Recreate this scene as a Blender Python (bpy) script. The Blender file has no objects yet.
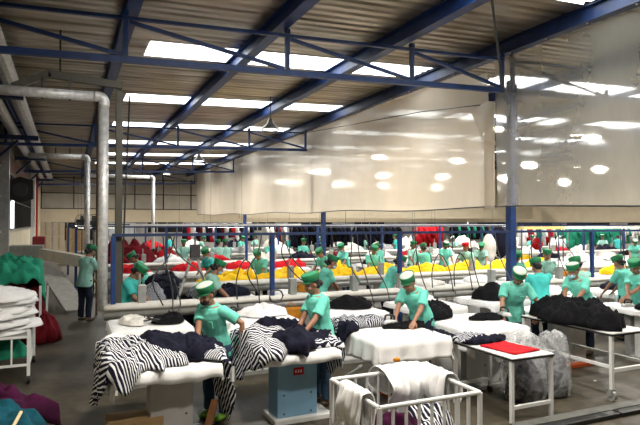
import bpy, bmesh, math, random
from mathutils import Vector, Matrix, noise
random.seed(7)
S = bpy.context.scene
COL = S.collection
PI = math.pi
V = Vector

# ------------------------------------------------------------------ camera
F = 560.0; CH = 2.15
TH = math.radians(24.2); PH = math.atan(9.5/560)
FW = V((math.sin(TH)*math.cos(PH), math.cos(TH)*math.cos(PH), math.sin(PH)))
RT = V((math.cos(TH), -math.sin(TH), 0)); UP = RT.cross(FW)
CP = V((0, 0, CH))
cd = bpy.data.cameras.new('camera'); cam = bpy.data.objects.new('camera', cd); COL.objects.link(cam)
cd.sensor_fit = 'HORIZONTAL'; cd.sensor_width = 36; cd.lens = F/640*36; cd.clip_end = 300
m = Matrix((RT, UP, -FW)).transposed().to_4x4(); m.translation = CP; cam.matrix_world = m
S.camera = cam
def ray(px, py): return RT*((px-320)/F) + UP*((212.5-py)/F) + FW
def atY(px, py, Y):
    r = ray(px, py); return CP + r*(Y/r.y)
def atX(px, py, X):
    r = ray(px, py); return CP + r*(X/r.x)
def atZ(px, py, z):
    r = ray(px, py); return CP + r*((z-CH)/r.z)

# ------------------------------------------------------------------ materials
MATS = {}
def mat(name, col, rough=.6, metal=0., var=.12, scale=8., bump=0., trans=None, col2=None, spec=.5):
    if name in MATS: return MATS[name]
    m = bpy.data.materials.new(name); m.use_nodes = True; nt = m.node_tree; N = nt.nodes; L = nt.links
    b = N['Principled BSDF']; b.inputs['Roughness'].default_value = rough; b.inputs['Metallic'].default_value = metal
    b.inputs['Specular IOR Level'].default_value = .12 if ('cloth' in name or 'shirt' in name or 'trousers' in name) else spec
    tc = N.new('ShaderNodeTexCoord'); nz = N.new('ShaderNodeTexNoise'); nz.inputs['Scale'].default_value = scale
    nz.inputs['Detail'].default_value = 5
    L.new(tc.outputs['Object'], nz.inputs['Vector'])
    mx = N.new('ShaderNodeMix'); mx.data_type = 'RGBA'
    c2 = col2 or tuple(c*(1-2*var) for c in col)
    mx.inputs['A'].default_value = (*col, 1); mx.inputs['B'].default_value = (*c2, 1)
    rp = N.new('ShaderNodeMapRange'); rp.inputs['From Min'].default_value = .3; rp.inputs['From Max'].default_value = .7
    L.new(nz.outputs['Fac'], rp.inputs['Value']); L.new(rp.outputs['Result'], mx.inputs['Factor'])
    L.new(mx.outputs['Result'], b.inputs['Base Color'])
    if bump:
        bp = N.new('ShaderNodeBump'); bp.inputs['Strength'].default_value = bump; bp.inputs['Distance'].default_value = .02
        n2 = N.new('ShaderNodeTexNoise'); n2.inputs['Scale'].default_value = scale*2.5; n2.inputs['Detail'].default_value = 6
        L.new(tc.outputs['Object'], n2.inputs['Vector'])
        L.new(n2.outputs['Fac'], bp.inputs['Height']); L.new(bp.outputs['Normal'], b.inputs['Normal'])
    MATS[name] = m; return m
def stripemat(name, dark, light, freq=22, duty=.45, dist=.35):
    m = bpy.data.materials.new(name); m.use_nodes = True; nt = m.node_tree; N = nt.nodes; L = nt.links
    b = N['Principled BSDF']; b.inputs['Roughness'].default_value = .9; b.inputs['Specular IOR Level'].default_value = .12
    tc = N.new('ShaderNodeTexCoord')
    nz = N.new('ShaderNodeTexNoise'); nz.inputs['Scale'].default_value = 5; nz.inputs['Detail'].default_value = 3
    L.new(tc.outputs['UV'], nz.inputs['Vector'])
    sp = N.new('ShaderNodeSeparateXYZ'); L.new(tc.outputs['UV'], sp.inputs[0])
    ad = N.new('ShaderNodeMath'); ad.operation = 'MULTIPLY_ADD'; ad.inputs[1].default_value = dist/5
    L.new(nz.outputs['Fac'], ad.inputs[0]); L.new(sp.outputs['X'], ad.inputs[2])
    mu = N.new('ShaderNodeMath'); mu.operation = 'MULTIPLY'; mu.inputs[1].default_value = freq; L.new(ad.outputs[0], mu.inputs[0])
    fr = N.new('ShaderNodeMath'); fr.operation = 'FRACT'; L.new(mu.outputs[0], fr.inputs[0])
    gt = N.new('ShaderNodeMath'); gt.operation = 'LESS_THAN'; gt.inputs[1].default_value = duty; L.new(fr.outputs[0], gt.inputs[0])
    mx = N.new('ShaderNodeMix'); mx.data_type = 'RGBA'; mx.inputs['A'].default_value = (*dark, 1); mx.inputs['B'].default_value = (*light, 1)
    L.new(gt.outputs[0], mx.inputs['Factor']); L.new(mx.outputs['Result'], b.inputs['Base Color'])
    MATS[name] = m; return m

# ------------------------------------------------------------------ mesh builder
class MB:
    def __init__(s): s.v = []; s.f = []; s.uv = []; s.mi = []
    def add(s, vs, fs, uvs=None, mi=0):
        o = len(s.v); s.v += [V(p) for p in vs]; s.f += [tuple(i+o for i in f) for f in fs]
        s.uv += list(uvs) if uvs else [(p[0], p[1]) for p in vs]; s.mi += [mi]*len(fs); return s
    def box(s, lo, hi, M=None, mi=0):
        x0, y0, z0 = lo; x1, y1, z1 = hi
        vs = [V(p) for p in ((x0,y0,z0),(x1,y0,z0),(x1,y1,z0),(x0,y1,z0),(x0,y0,z1),(x1,y0,z1),(x1,y1,z1),(x0,y1,z1))]
        if M is not None: vs = [M @ p for p in vs]
        return s.add(vs, [(0,3,2,1),(4,5,6,7),(0,1,5,4),(1,2,6,5),(2,3,7,6),(3,0,4,7)], mi=mi)
    def bar(s, p, q, w, h=None, mi=0):          # rectangular bar between two points, w sideways, h up
        p = V(p); q = V(q); h = h or w; d = (q-p); L = d.length; d.normalize()
        u = V((0,0,1)) if abs(d.z) < .95 else V((0,1,0))
        r = d.cross(u).normalized(); u = r.cross(d)
        M = Matrix((d, r, u)).transposed().to_4x4(); M.translation = p
        return s.box((0,-w/2,-h/2), (L,w/2,h/2), M, mi)
    def rings(s, R, cap=True, mi=0):
        n = len(R[0]); vs = [p for r in R for p in r]; fs = []
        for i in range(len(R)-1):
            for j in range(n):
                k = (j+1) % n; fs.append((i*n+j, i*n+k, (i+1)*n+k, (i+1)*n+j))
        if cap: fs.append(tuple(reversed(range(n)))); fs.append(tuple(range((len(R)-1)*n, len(R)*n)))
        return s.add(vs, fs, mi=mi)
    def tube(s, pts, r, n=10, smooth=0, mi=0, cap=True):
        pts = [V(p) for p in pts]
        if smooth and len(pts) > 2:
            P = [pts[0]*2-pts[1]] + pts + [pts[-1]*2-pts[-2]]; out = []
            for i in range(1, len(P)-2):
                for k in range(smooth):
                    t = k/smooth; a, b, c, d = P[i-1:i+3]
                    out.append(.5*((2*b)+(c-a)*t+(2*a-5*b+4*c-d)*t*t+(3*b-a-3*c+d)*t**3))
            out.append(pts[-1]); pts = out
        rr = r if hasattr(r, '__len__') else [r]*len(pts)
        if len(rr) != len(pts):
            rr = [rr[min(len(rr)-1, int(i/(len(pts)-1)*(len(rr)-1)))] for i in range(len(pts))]
        R = []; pu = None
        for i, p in enumerate(pts):
            d = (pts[min(i+1, len(pts)-1)] - pts[max(i-1, 0)]).normalized()
            if pu is None:
                u = V((0,0,1)) if abs(d.z) < .9 else V((0,1,0))
                a = d.cross(u).normalized()
            else:
                a = (pu - d*pu.dot(d)).normalized()
            pu = a; b = d.cross(a)
            R.append([p + (a*math.cos(2*PI*k/n) + b*math.sin(2*PI*k/n))*rr[i] for k in range(n)])
        return s.rings(R, cap, mi)
    def lathe(s, c, prof, n=20, mi=0):          # prof = [(r, z)...]
        c = V(c)
        return s.rings([[c + V((r*math.cos(2*PI*k/n), r*math.sin(2*PI*k/n), z)) for k in range(n)] for r, z in prof], True, mi)
    def ell(s, c, r, n=14, m=10, M=None, mi=0):
        c = V(c); R = []
        for i in range(m+1):
            a = -PI/2 + PI*(i*.96+.02*m)/m; ring = []
            for k in range(n):
                q = V((r[0]*math.cos(a)*math.cos(2*PI*k/n), r[1]*math.cos(a)*math.sin(2*PI*k/n), r[2]*math.sin(a)))
                if M is not None: q = M @ q
                ring.append(c+q)
            R.append(ring)
        return s.rings(R, True, mi)
    def mesh(s, name, mats, smooth=False):
        me = bpy.data.meshes.new(name); me.from_pydata(s.v, [], s.f)
        for m in (mats if isinstance(mats, (list, tuple)) else [mats]): me.materials.append(m)
        uvl = me.uv_layers.new(name='UVMap')
        for l in me.loops: uvl.data[l.index].uv = s.uv[l.vertex_index]
        for p, i in zip(me.polygons, s.mi): p.material_index = i; p.use_smooth = smooth
        bm = bmesh.new(); bm.from_mesh(me); bmesh.ops.recalc_face_normals(bm, faces=bm.faces); bm.to_mesh(me); bm.free()
        return me
    def build(s, name, mats, parent=None, smooth=False, bev=0, solid=0):
        o = bpy.data.objects.new(name, s.mesh(name, mats, smooth)); COL.objects.link(o)
        if parent is not None:
            o.parent = parent
        if solid:
            md = o.modifiers.new('solid', 'SOLIDIFY'); md.thickness = solid; md.offset = 1
        if bev:
            md = o.modifiers.new('bevel', 'BEVEL'); md.width = bev; md.segments = 2; md.limit_method = 'ANGLE'
        return o
def tag(o, label=None, cat=None, group=None, kind=None):
    if label: o['label'] = label
    if cat: o['category'] = cat
    if group: o['group'] = group
    if kind: o['kind'] = kind
    return o
def empty(name, loc, label, cat, group=None, rz=0):
    o = bpy.data.objects.new(name, None); COL.objects.link(o); o.empty_display_size = .1
    o.location = loc; o.rotation_euler = (0, 0, rz); return tag(o, label, cat, group)
def struct(mb, name, m, **k): return tag(mb.build(name, m, **k), kind='structure')
def copy_tree(o, parent=None):
    c = o.copy(); COL.objects.link(c); c.parent = parent
    for ch in list(o.children): copy_tree(ch, c)
    return c
ORD = ['first','second','third','fourth','fifth','sixth','seventh','eighth','ninth','tenth','eleventh','twelfth','thirteenth','fourteenth','fifteenth','sixteenth','seventeenth','eighteenth','nineteenth','twentieth','twenty-first','twenty-second','twenty-third','twenty-fourth','twenty-fifth','twenty-sixth','twenty-seventh','twenty-eighth','twenty-ninth','thirtieth']

# palette
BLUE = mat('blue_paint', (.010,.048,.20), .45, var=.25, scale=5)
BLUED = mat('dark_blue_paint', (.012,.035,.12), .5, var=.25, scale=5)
SILV = mat('foil_wrap', (.84,.85,.86), .36, .35, var=.18, scale=14, bump=.5)
GREYP = mat('grey_pipe', (.075,.072,.058), .5, .2)
WHITEM = mat('white_enamel', (.72,.73,.72), .35, var=.06)
WHITEC = mat('white_cloth', (.80,.80,.80), .9, var=.07, scale=4, bump=.25)
OFFW = mat('off_white_cloth', (.70,.68,.63), .9, var=.1, scale=4, bump=.25)
NAVY = mat('navy_cloth', (.012,.013,.028), .92, var=.3, scale=9, bump=.4)
BLACKC = mat('black_cloth', (.008,.008,.010), .92, var=.3, scale=9, bump=.4)
STRIPE = stripemat('striped_jersey', (.012,.013,.03), (.72,.73,.75), 40, .38, .07)
STRIPEF = stripemat('fine_striped_jersey', (.015,.016,.03), (.55,.56,.6), 56, .4, .25)
YEL = mat('yellow_cloth', (.85,.52,.012), .85, var=.12, scale=6, bump=.3)
ORA = mat('ochre_cloth', (.50,.20,.02), .85, var=.2, scale=6)
RED = mat('red_cloth', (.55,.012,.02), .85, var=.2, scale=6, bump=.3)
DRED = mat('maroon_cloth', (.16,.008,.015), .9, var=.3, scale=6, bump=.3)
PURP = mat('plum_cloth', (.045,.004,.028), .9, var=.3, scale=6, bump=.4)
TEALC = mat('petrol_cloth', (.006,.07,.10), .9, var=.3, scale=6, bump=.4)
GRNC = mat('emerald_cloth', (.03,.34,.21), .8, var=.2, scale=5, bump=.4)
CARD = mat('cardboard', (.42,.27,.13), .85, var=.1, scale=5)
CARDL = mat('pale_cardboard', (.68,.56,.40), .85, var=.08, scale=5)
WOOD = mat('wood', (.28,.12,.04), .6, var=.2, scale=12)
BLK = mat('black_plastic', (.01,.01,.011), .4)
DGREY = mat('dark_grey_metal', (.05,.05,.055), .5, .3)
GREYM = mat('grey_metal', (.40,.41,.40), .4, .4)
GREYB = mat('grey_board', (.36,.35,.32), .7, var=.12)
ORM = mat('orange_paint', (.55,.10,.02), .5)
BLUEP = mat('pale_blue_panel', (.20,.38,.55), .45, var=.05)
# ------------------------------------------------------------------ setting
XL = -1.9; YB = 42.0; XR = 34.0; YF = -5.0; XT = 8.0
def zr(x): return 5.80 + .033*(x-8)
# floor
def floormat():
    m = bpy.data.materials.new('worn_concrete'); m.use_nodes = True; nt = m.node_tree; N = nt.nodes; L = nt.links
    b = N['Principled BSDF']; tc = N.new('ShaderNodeTexCoord')
    n1 = N.new('ShaderNodeTexNoise'); n1.inputs['Scale'].default_value = .9; n1.inputs['Detail'].default_value = 8; n1.inputs['Roughness'].default_value = .65
    n2 = N.new('ShaderNodeTexNoise'); n2.inputs['Scale'].default_value = 9; n2.inputs['Detail'].default_value = 6
    L.new(tc.outputs['Object'], n1.inputs[0]); L.new(tc.outputs['Object'], n2.inputs[0])
    r = N.new('ShaderNodeValToRGB'); e = r.color_ramp.elements
    e[0].position = .34; e[0].color = (.022,.018,.011,1); e[1].position = .68; e[1].color = (.095,.078,.050,1)
    x = e.new(.5); x.color = (.048,.039,.024,1)
    a = N.new('ShaderNodeMath'); a.operation = 'MULTIPLY_ADD'; a.inputs[1].default_value = .35; 
    L.new(n2.outputs['Fac'], a.inputs[0]); s2 = N.new('ShaderNodeMath'); s2.operation = 'SUBTRACT'; s2.inputs[1].default_value = .175
    L.new(n1.outputs['Fac'], s2.inputs[0]); L.new(s2.outputs[0], a.inputs[2]); L.new(a.outputs[0], r.inputs[0])
    L.new(r.outputs[0], b.inputs['Base Color'])
    mr = N.new('ShaderNodeMapRange'); mr.inputs['To Min'].default_value = .38; mr.inputs['To Max'].default_value = .65
    L.new(n1.outputs['Fac'], mr.inputs['Value']); L.new(mr.outputs[0], b.inputs['Roughness'])
    return m
struct(MB().box((XL-.2,YF,-.2),(XR,YB,0)), 'floor', floormat())
# corrugated roof
def corr(mb, x0, x1, y0, y1, per=.25, h=.04, dz=0):
    ys = []; y = y0
    while y < y1-1e-6:
        for a, b in ((0,0),(.5,0),(.62,1),(.88,1)):
            if y+a*per < y1: ys.append((y+a*per, b*h))
        y += per
    ys.append((y1, 0)); vs = []; fs = []
    for yy, hh in ys:
        vs += [(x0,yy,zr(x0)+hh+dz), (x1,yy,zr(x1)+hh+dz)]
    for i in range(len(ys)-1): fs.append((2*i, 2*i+1, 2*i+3, 2*i+2))
    mb.add(vs, fs)
def roofmat():
    m = bpy.data.materials.new('galvanised_sheet'); m.use_nodes = True; nt = m.node_tree; N = nt.nodes; L = nt.links
    b = N['Principled BSDF']; b.inputs['Metallic'].default_value = .75; b.inputs['Roughness'].default_value = .3
    tc = N.new('ShaderNodeTexCoord'); mp = N.new('ShaderNodeMapping'); mp.inputs['Scale'].default_value = (.25,2.2,1)
    n1 = N.new('ShaderNodeTexNoise'); n1.inputs['Scale'].default_value = 1.6; n1.inputs['Detail'].default_value = 7
    L.new(tc.outputs['Object'], mp.inputs[0]); L.new(mp.outputs[0], n1.inputs[0])
    r = N.new('ShaderNodeValToRGB'); e = r.color_ramp.elements
    e[0].position = .35; e[0].color = (.24,.20,.15,1); e[1].position = .65; e[1].color = (.58,.52,.44,1)
    L.new(n1.outputs['Fac'], r.inputs[0]); L.new(r.outputs[0], b.inputs['Base Color'])
    return m
SKY = [(5.7,6.7),(10.95,11.95),(15.7,16.7),(20.3,21.3),(25.0,26.0),(29.7,30.7),(34.4,35.4)]
rf = MB(); y = YF
for a, b in SKY:
    corr(rf, XL-.1, XR+.1, y, a); corr(rf, XL-.1, 1.4, a, b); corr(rf, 7.85, 10.0, a, b)
    corr(rf, 16.6, 19.5, a, b); corr(rf, 26, XR+.1, a, b); y = b
corr(rf, XL-.1, XR+.1, y, YB+.1)
struct(rf, 'ceiling', roofmat())
def skymat():
    m = bpy.data.materials.new('translucent_sheet'); m.use_nodes = True; nt = m.node_tree; N = nt.nodes; L = nt.links
    N.remove(N['Principled BSDF']); out = N['Material Output']
    t = N.new('ShaderNodeBsdfTranslucent'); t.inputs[0].default_value = (.95,.96,.95,1)
    d = N.new('ShaderNodeBsdfTransparent'); mx = N.new('ShaderNodeMixShader')
    tc = N.new('ShaderNodeTexCoord'); nz = N.new('ShaderNodeTexNoise'); nz.inputs['Scale'].default_value = 2
    mr = N.new('ShaderNodeMapRange'); mr.inputs['To Min'].default_value = .15; mr.inputs['To Max'].default_value = .4
    L.new(tc.outputs['Object'], nz.inputs[0]); L.new(nz.outputs['Fac'], mr.inputs['Value']); L.new(mr.outputs[0], mx.inputs[0])
    L.new(t.outputs[0], mx.inputs[1]); L.new(d.outputs[0], mx.inputs[2]); L.new(mx.outputs[0], out.inputs[0])
    return m
SKM = skymat(); wn = 1
for a, b in SKY:
    for x0, x1 in ((1.4,7.85),(10,16.6),(19.5,26)):
        mb = MB(); corr(mb, x0, x1, a, b, dz=.004); struct(mb, 'window_%d' % wn, SKM); wn += 1
# walls
CREAM = mat('cream_paint', (.72,.62,.45), .8, var=.05, scale=2)
CREAML = mat('pale_cream_paint', (.66,.60,.46), .8, var=.08, scale=2)
PANEL = mat('dusty_panel', (.50,.46,.38), .6, var=.1, scale=1.5)
WDARK = mat('dark_window_glass', (.012,.014,.013), .12, var=.2)
SHADE = mat('upper_wall_sheeting', (.17,.14,.10), .7, var=.2, scale=2)
mb = MB(); mb.box((XL-.2,YF,0),(XL,YB,1.85))
struct(mb, 'wall_left', CREAML)
struct(MB().box((XL-.2,YF,1.85),(XL-.02,YB,5.45)), 'trim_1', SHADE)
struct(MB().box((XL-.2,YF,1.82),(XL+.06,YB,1.88)), 'trim_2', GREYM)
# window bands on the left wall
DARKF = mat('dark_frame', (.03,.03,.028), .5)
for i in range(8):
    y0 = 8 + i*4.2; mb = MB()
    mb.box((XL-.03,y0+.15,1.9),(XL+.01,y0+3.9,3.86))
    w = struct(mb, 'window_%d' % wn, WDARK); wn += 1
    fb = MB()
    for k in range(6): fb.box((XL,y0+.12+k*.75,1.88),(XL+.05,y0+.17+k*.75,3.88))
    for z in (1.88, 2.9, 3.84): fb.box((XL,y0+.12,z),(XL+.045,y0+3.92,z+.04))
    fb.build('window_frame', GREYM if i == 2 else DARKF, w)
struct(MB().box((XL,YF,3.9),(XL+.05,YB,4.45)), 'trim_3', mat('brick_red_band', (.10,.035,.02), .8))
# bright gap of daylight and pillars on the left wall
EM = bpy.data.materials.new('daylit_pane'); EM.use_nodes = True
e_ = EM.node_tree.nodes['Principled BSDF']; e_.inputs['Emission Color'].default_value = (.95,1,1,1); e_.inputs['Emission Strength'].default_value = 1.6
p = atX(13, 200, XL+.05)
struct(MB().box((XL+.01,p.y-.45,1.92),(XL+.06,p.y+.45,3.6)), 'window_%d' % wn, EM); wn += 1
def leftcol(px, w, m_, n):
    q = atX(px, 200, XL+.2); struct(MB().box((XL,q.y-w/2,0),(XL+.25,q.y+w/2,5.2)), n, m_)
leftcol(7.5, .22, GREYM, 'trim_4')
leftcol(34.5, .4, WHITEM, 'trim_5'); leftcol(37, .55, mat('red_paint', (.30,.02,.015), .5), 'trim_6'); leftcol(39.5, .7, CREAM, 'trim_7')
# back wall: cream band above 2.15, panels above 3.05, busy openings below
mb = MB(); mb.box((XL,YB,2.15),(XR,YB+.2,3.06)); struct(mb, 'wall_back', CREAM)
mb = MB(); mb.box((XL,YB+.02,3.06),(XR,YB+.2,6.8)); struct(mb, 'wall_back_upper', PANEL)
mb = MB()
for x in [XL+.2+2.0*k for k in range(10)]: mb.box((x,YB-.05,3.06),(x+.07,YB+.02,5.3))
for z in (3.04, 4.1, 5.15): mb.box((XL,YB-.06,z),(18,YB+.02,z+.06))
struct(mb, 'trim_8', DARKF)
mb = MB(); mb.box((XL,YB+.05,0),(XR,YB+.2,2.15)); struct(mb, 'wall_back_lower', mat('grey_white_paint', (.45,.43,.40), .7, var=.25, scale=1.2))
for i, (x0, x1, z0, z1, mm) in enumerate([(-.6,1.6,.9,2.1,WDARK),(2.6,4.4,1.2,2.1,mat('pale_window', (.55,.6,.65), .3)),(5.2,8,1.4,2.12,WDARK),(9,11,1.0,2.1,MATS['pale_window']),(12,15,1.5,2.12,WDARK),(16,20,1.7,2.12,WDARK),(22,25,1.7,2.12,WDARK)]):
    w = struct(MB().box((x0,YB,z0),(x1,YB+.06,z1)), 'window_%d' % wn, mm); wn += 1
    fb = MB()
    for k in range(5): fb.box((x0+(x1-x0)*k/4-.03,YB-.04,z0),(x0+(x1-x0)*k/4+.03,YB,z1))
    fb.build('window_frame', GREYM, w)
struct(MB().box((XR,YF,0),(XR+.2,YB,2.15)), 'wall_right', MATS['grey_white_paint'])
struct(MB().box((XR-.04,YF,2.15),(XR+.2,YB,6.8)), 'wall_right_upper', CREAM)
struct(MB().box((XL-.2,YF-.2,0),(XR,YF,6.7)), 'wall_front', SHADE)
for k in range(6):
    struct(MB().box((XR-.06,12+k*5,1.75),(XR,15.6+k*5,2.1)), 'window_%d' % wn, WDARK); wn += 1

# ------------------------------------------------------------------ beams, trusses, columns
def ibeam(x, y0, y1, top, h=.28, w=.2):
    mb = MB(); t = .02
    mb.box((x-w/2,y0,top-t),(x+w/2,y1,top)); mb.box((x-w/2,y0,top-h),(x+w/2,y1,top-h+t)); mb.box((x-.012,y0,top-h+t),(x+.012,y1,top-t))
    return mb
BL = {-1.55:'against the left wall', .85:'above the silver exhaust pipe', 3.2:'over the front table row, second from the pipe', 5.58:'one bay left of the plastic curtain', 8.0:'that carries the top of the plastic curtain'}
for x, d in BL.items():
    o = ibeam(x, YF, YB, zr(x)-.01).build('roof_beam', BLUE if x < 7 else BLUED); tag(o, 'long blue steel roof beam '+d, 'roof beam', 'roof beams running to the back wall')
    if x > 7:
        b = MB()
        for k in range(24):
            for dx in (-.1, .1): b.lathe((x+dx*.6, 4+k*.9, zr(x)-.315), [(.018,0),(.018,.02)], 8)
        b.build('bolt', GREYM, o); 
for i, x in enumerate((11.2, 14.4, 17.6, 20.8, 24.0, 27.2, 30.4)):
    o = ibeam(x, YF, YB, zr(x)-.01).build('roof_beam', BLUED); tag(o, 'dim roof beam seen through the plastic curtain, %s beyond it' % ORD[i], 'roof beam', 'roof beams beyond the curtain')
def truss(Y, x0, x1, nodes, label, m_, group):
    r = empty('roof_truss', (0,Y,0), label, 'roof truss', group)
    zt = lambda x: 5.40+.033*(x-8); zb = lambda x: 4.78+.033*(x-8)
    MB().bar((x0,0,zt(x0)),(x1,0,zt(x1)),.06,.05).build('top_chord', m_, r)
    MB().bar((x0,0,zb(x0)),(x1,0,zb(x1)),.09,.09).build('bottom_chord', m_, r)
    for k, x in enumerate(nodes):
        MB().bar((x,0,zb(x)+.05),(x,0,zt(x)-.03),.07).build('vertical', m_, r)
        MB().bar((x,0,zt(x)+.03),(x,0,zr(x)-.29),.08).build('cleat', m_, r)
        if k < len(nodes)-1:
            x2 = nodes[k+1]
            MB().bar((x+.05,0,zt(x)-.05),(x2-.06,0,zb(x2)+.07),.055).build('diagonal', m_, r)
    return r
TY = [8.67, 18.84, 28.6, 38.5]
for Y, d in zip(TY, ('nearest the camera','second from the camera','third from the camera','farthest back before the end wall')):
    truss(Y, XL+.02, 7.93, [-1.7,.75,3.3,5.75,7.88], 'blue lattice roof truss across the left hall, '+d, BLUE, 'roof trusses of the left hall')
for Y, d in zip(TY, ('nearest','second','third','farthest')):
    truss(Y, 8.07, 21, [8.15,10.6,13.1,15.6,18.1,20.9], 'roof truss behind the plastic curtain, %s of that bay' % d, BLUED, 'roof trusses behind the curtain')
def column(x, y, z1, w, label):
    r = empty('steel_column', (x,y,0), label, 'column', 'blue steel columns')
    MB().box((-w/2,-w/2,.02),(w/2,w/2,z1)).build('shaft', BLUE, r, bev=.008)
    MB().box((-.16,-.16,0),(.16,.16,.02)).build('base_plate', BLUE, r)
column(8.38, 8.98, 5.1, .15, 'tall blue steel column under the end of the nearest truss')
column(8.6, 18.84, 5.1, .15, 'blue steel column rising behind the workers, below the second truss')
column(8.5, 28.6, 5.1, .15, 'blue steel column far back under the third truss')
# grey hanging rod near the torn flap
p0 = atY(492, 0, 8.6); p1 = atY(504, 100, 8.6)
tag(MB().tube([atZ(492,0,5.70), atY(503,92,8.55)], .022, 8).build('hanging_rod', DGREY), 'thin dark rod hanging from the roof beam at the torn curtain', 'rod')

# ------------------------------------------------------------------ plastic curtain
def plastic(name, c1, c2, ta, tb, glow=.35):
    m = bpy.data.materials.new(name); m.use_nodes = True; nt = m.node_tree; N = nt.nodes; L = nt.links
    b = N['Principled BSDF']; b.inputs['Roughness'].default_value = .28
    out = N['Material Output']; tc = N.new('ShaderNodeTexCoord')
    mp = N.new('ShaderNodeMapping'); mp.inputs['Scale'].default_value = (1,.55,.22); L.new(tc.outputs['Object'], mp.inputs[0])
    n1 = N.new('ShaderNodeTexNoise'); n1.inputs['Scale'].default_value = 1.6; n1.inputs['Detail'].default_value = 6; n1.inputs['Roughness'].default_value = .6
    L.new(mp.outputs[0], n1.inputs[0])
    mx = N.new('ShaderNodeMix'); mx.data_type = 'RGBA'; mx.inputs['A'].default_value = (*c1,1); mx.inputs['B'].default_value = (*c2,1)
    L.new(n1.outputs['Fac'], mx.inputs['Factor']); L.new(mx.outputs['Result'], b.inputs['Base Color'])
    tl = N.new('ShaderNodeBsdfTranslucent'); L.new(mx.outputs['Result'], tl.inputs[0])
    m1 = N.new('ShaderNodeMixShader'); m1.inputs[0].default_value = .5; L.new(b.outputs[0], m1.inputs[1]); L.new(tl.outputs[0], m1.inputs[2])
    tp = N.new('ShaderNodeBsdfTransparent'); tp.inputs[0].default_value = (.95,.93,.88,1)
    mr = N.new('ShaderNodeMapRange'); mr.inputs['From Min'].default_value = .15; mr.inputs['From Max'].default_value = .85
    mr.inputs['To Min'].default_value = ta; mr.inputs['To Max'].default_value = tb; L.new(n1.outputs['Fac'], mr.inputs['Value'])
    m2 = N.new('ShaderNodeMixShader'); L.new(mr.outputs[0], m2.inputs[0]); L.new(m1.outputs[0], m2.inputs[1])
    rb = N.new('ShaderNodeBsdfRefraction'); rb.inputs['IOR'].default_value = 1.06; rb.inputs['Roughness'].default_value = .26; rb.inputs[0].default_value = (.97,.95,.9,1)
    m3 = N.new('ShaderNodeMixShader'); m3.inputs[0].default_value = .65; L.new(tp.outputs[0], m3.inputs[1]); L.new(rb.outputs[0], m3.inputs[2]); L.new(m3.outputs[0], m2.inputs[2])
    L.new(m2.outputs[0], out.inputs[0]); return m
PL1 = plastic('clear_plastic_film', (.62,.59,.52), (.50,.48,.43), .5, .72)
PL2 = plastic('milky_plastic_film', (.74,.66,.55), (.62,.55,.45), .10, .24)
def curtain(y0, y1, ztop, zbot, x, seed, amp=.03):
    mb = MB(); ny = int((y1-y0)/.25)+1; nz = 16; vs = []; fs = []
    for i in range(ny+1):
        yy = y0+(y1-y0)*i/ny
        for j in range(nz+1):
            t = j/nz; zb = zbot(yy); zt = ztop(yy); z = zb+(zt-zb)*t
            dx = amp*noise.noise(V((yy*.6,t*2,seed)))*1.5 + amp*.6*math.sin(yy*2.2+seed)*(1-t)
            vs.append((x+dx, yy, z))
    for i in range(ny):
        for j in range(nz):
            a = i*(nz+1)+j; fs.append((a,a+nz+1,a+nz+2,a+1))
    return mb.add(vs, fs)
zb = lambda y: 2.42 + .0065*(y-5.8) + .03*math.sin(y*.9)
zt = lambda y: 5.48
ysm = 9.15
tag(curtain(2.0, ysm-.1, zt, zb, XT+.06, 1).build('plastic_curtain', PL1, smooth=True), 'clear dusty plastic sheet hanging from the beam, nearest at right', 'plastic curtain')
tag(curtain(ysm+.12, 38.6, lambda y: 5.46 if y > 10.0 else 5.3, lambda y: zb(y), XT+.04, 5).build('plastic_curtain', PL2, smooth=True), 'long milky beige plastic sheet reaching back toward the end wall', 'plastic curtain')
# torn flap
mb = MB(); vs = []; fs = []
for i in range(9):
    for j in range(9):
        u = i/8; v = j/8; w = .75*(1-.7*v)
        vs.append((XT-.02-.16*v*math.sin(u*PI)-.06*v, ysm-.15+w*u, 4.62-.85*v+.05*math.sin(u*5)))
for i in range(8):
    for j in range(8): a = i*9+j; fs.append((a,a+9,a+10,a+1))
tag(mb.add(vs, fs).build('plastic_flap', PL2, smooth=True), 'torn flap of plastic hanging at the curtain seam below the truss', 'plastic flap')
tag(MB().box((XT-.03,ysm-.13,2.42),(XT+.0,ysm+.16,4.5)).build('curtain_seam', PL2), 'vertical overlap strip joining the two plastic sheets', 'plastic strip')
# edge rope / hem rail of the curtain
rp = [(XT-.01, y_, zb(y_)) for y_ in [2+.8*k for k in range(46)]]
tag(MB().tube(rp, .016, 6).build('hem_rope', DGREY), 'dark rope along the bottom hem of the plastic curtains', 'rope')
tag(MB().tube([atX(300,134,7.8),atX(420,112,7.8),atX(480,105,7.8)], .012, 6).build('cable', BLK), 'thin black cable slung along the milky curtain to the flap', 'cable')
# cream lintel beams beyond the curtain
tag(MB().box((9.5,33,2.4),(33,33.3,3.3)).build('lintel_beam', CREAM), 'cream fascia beam visible just under the plastic curtain hem', 'beam')

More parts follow.
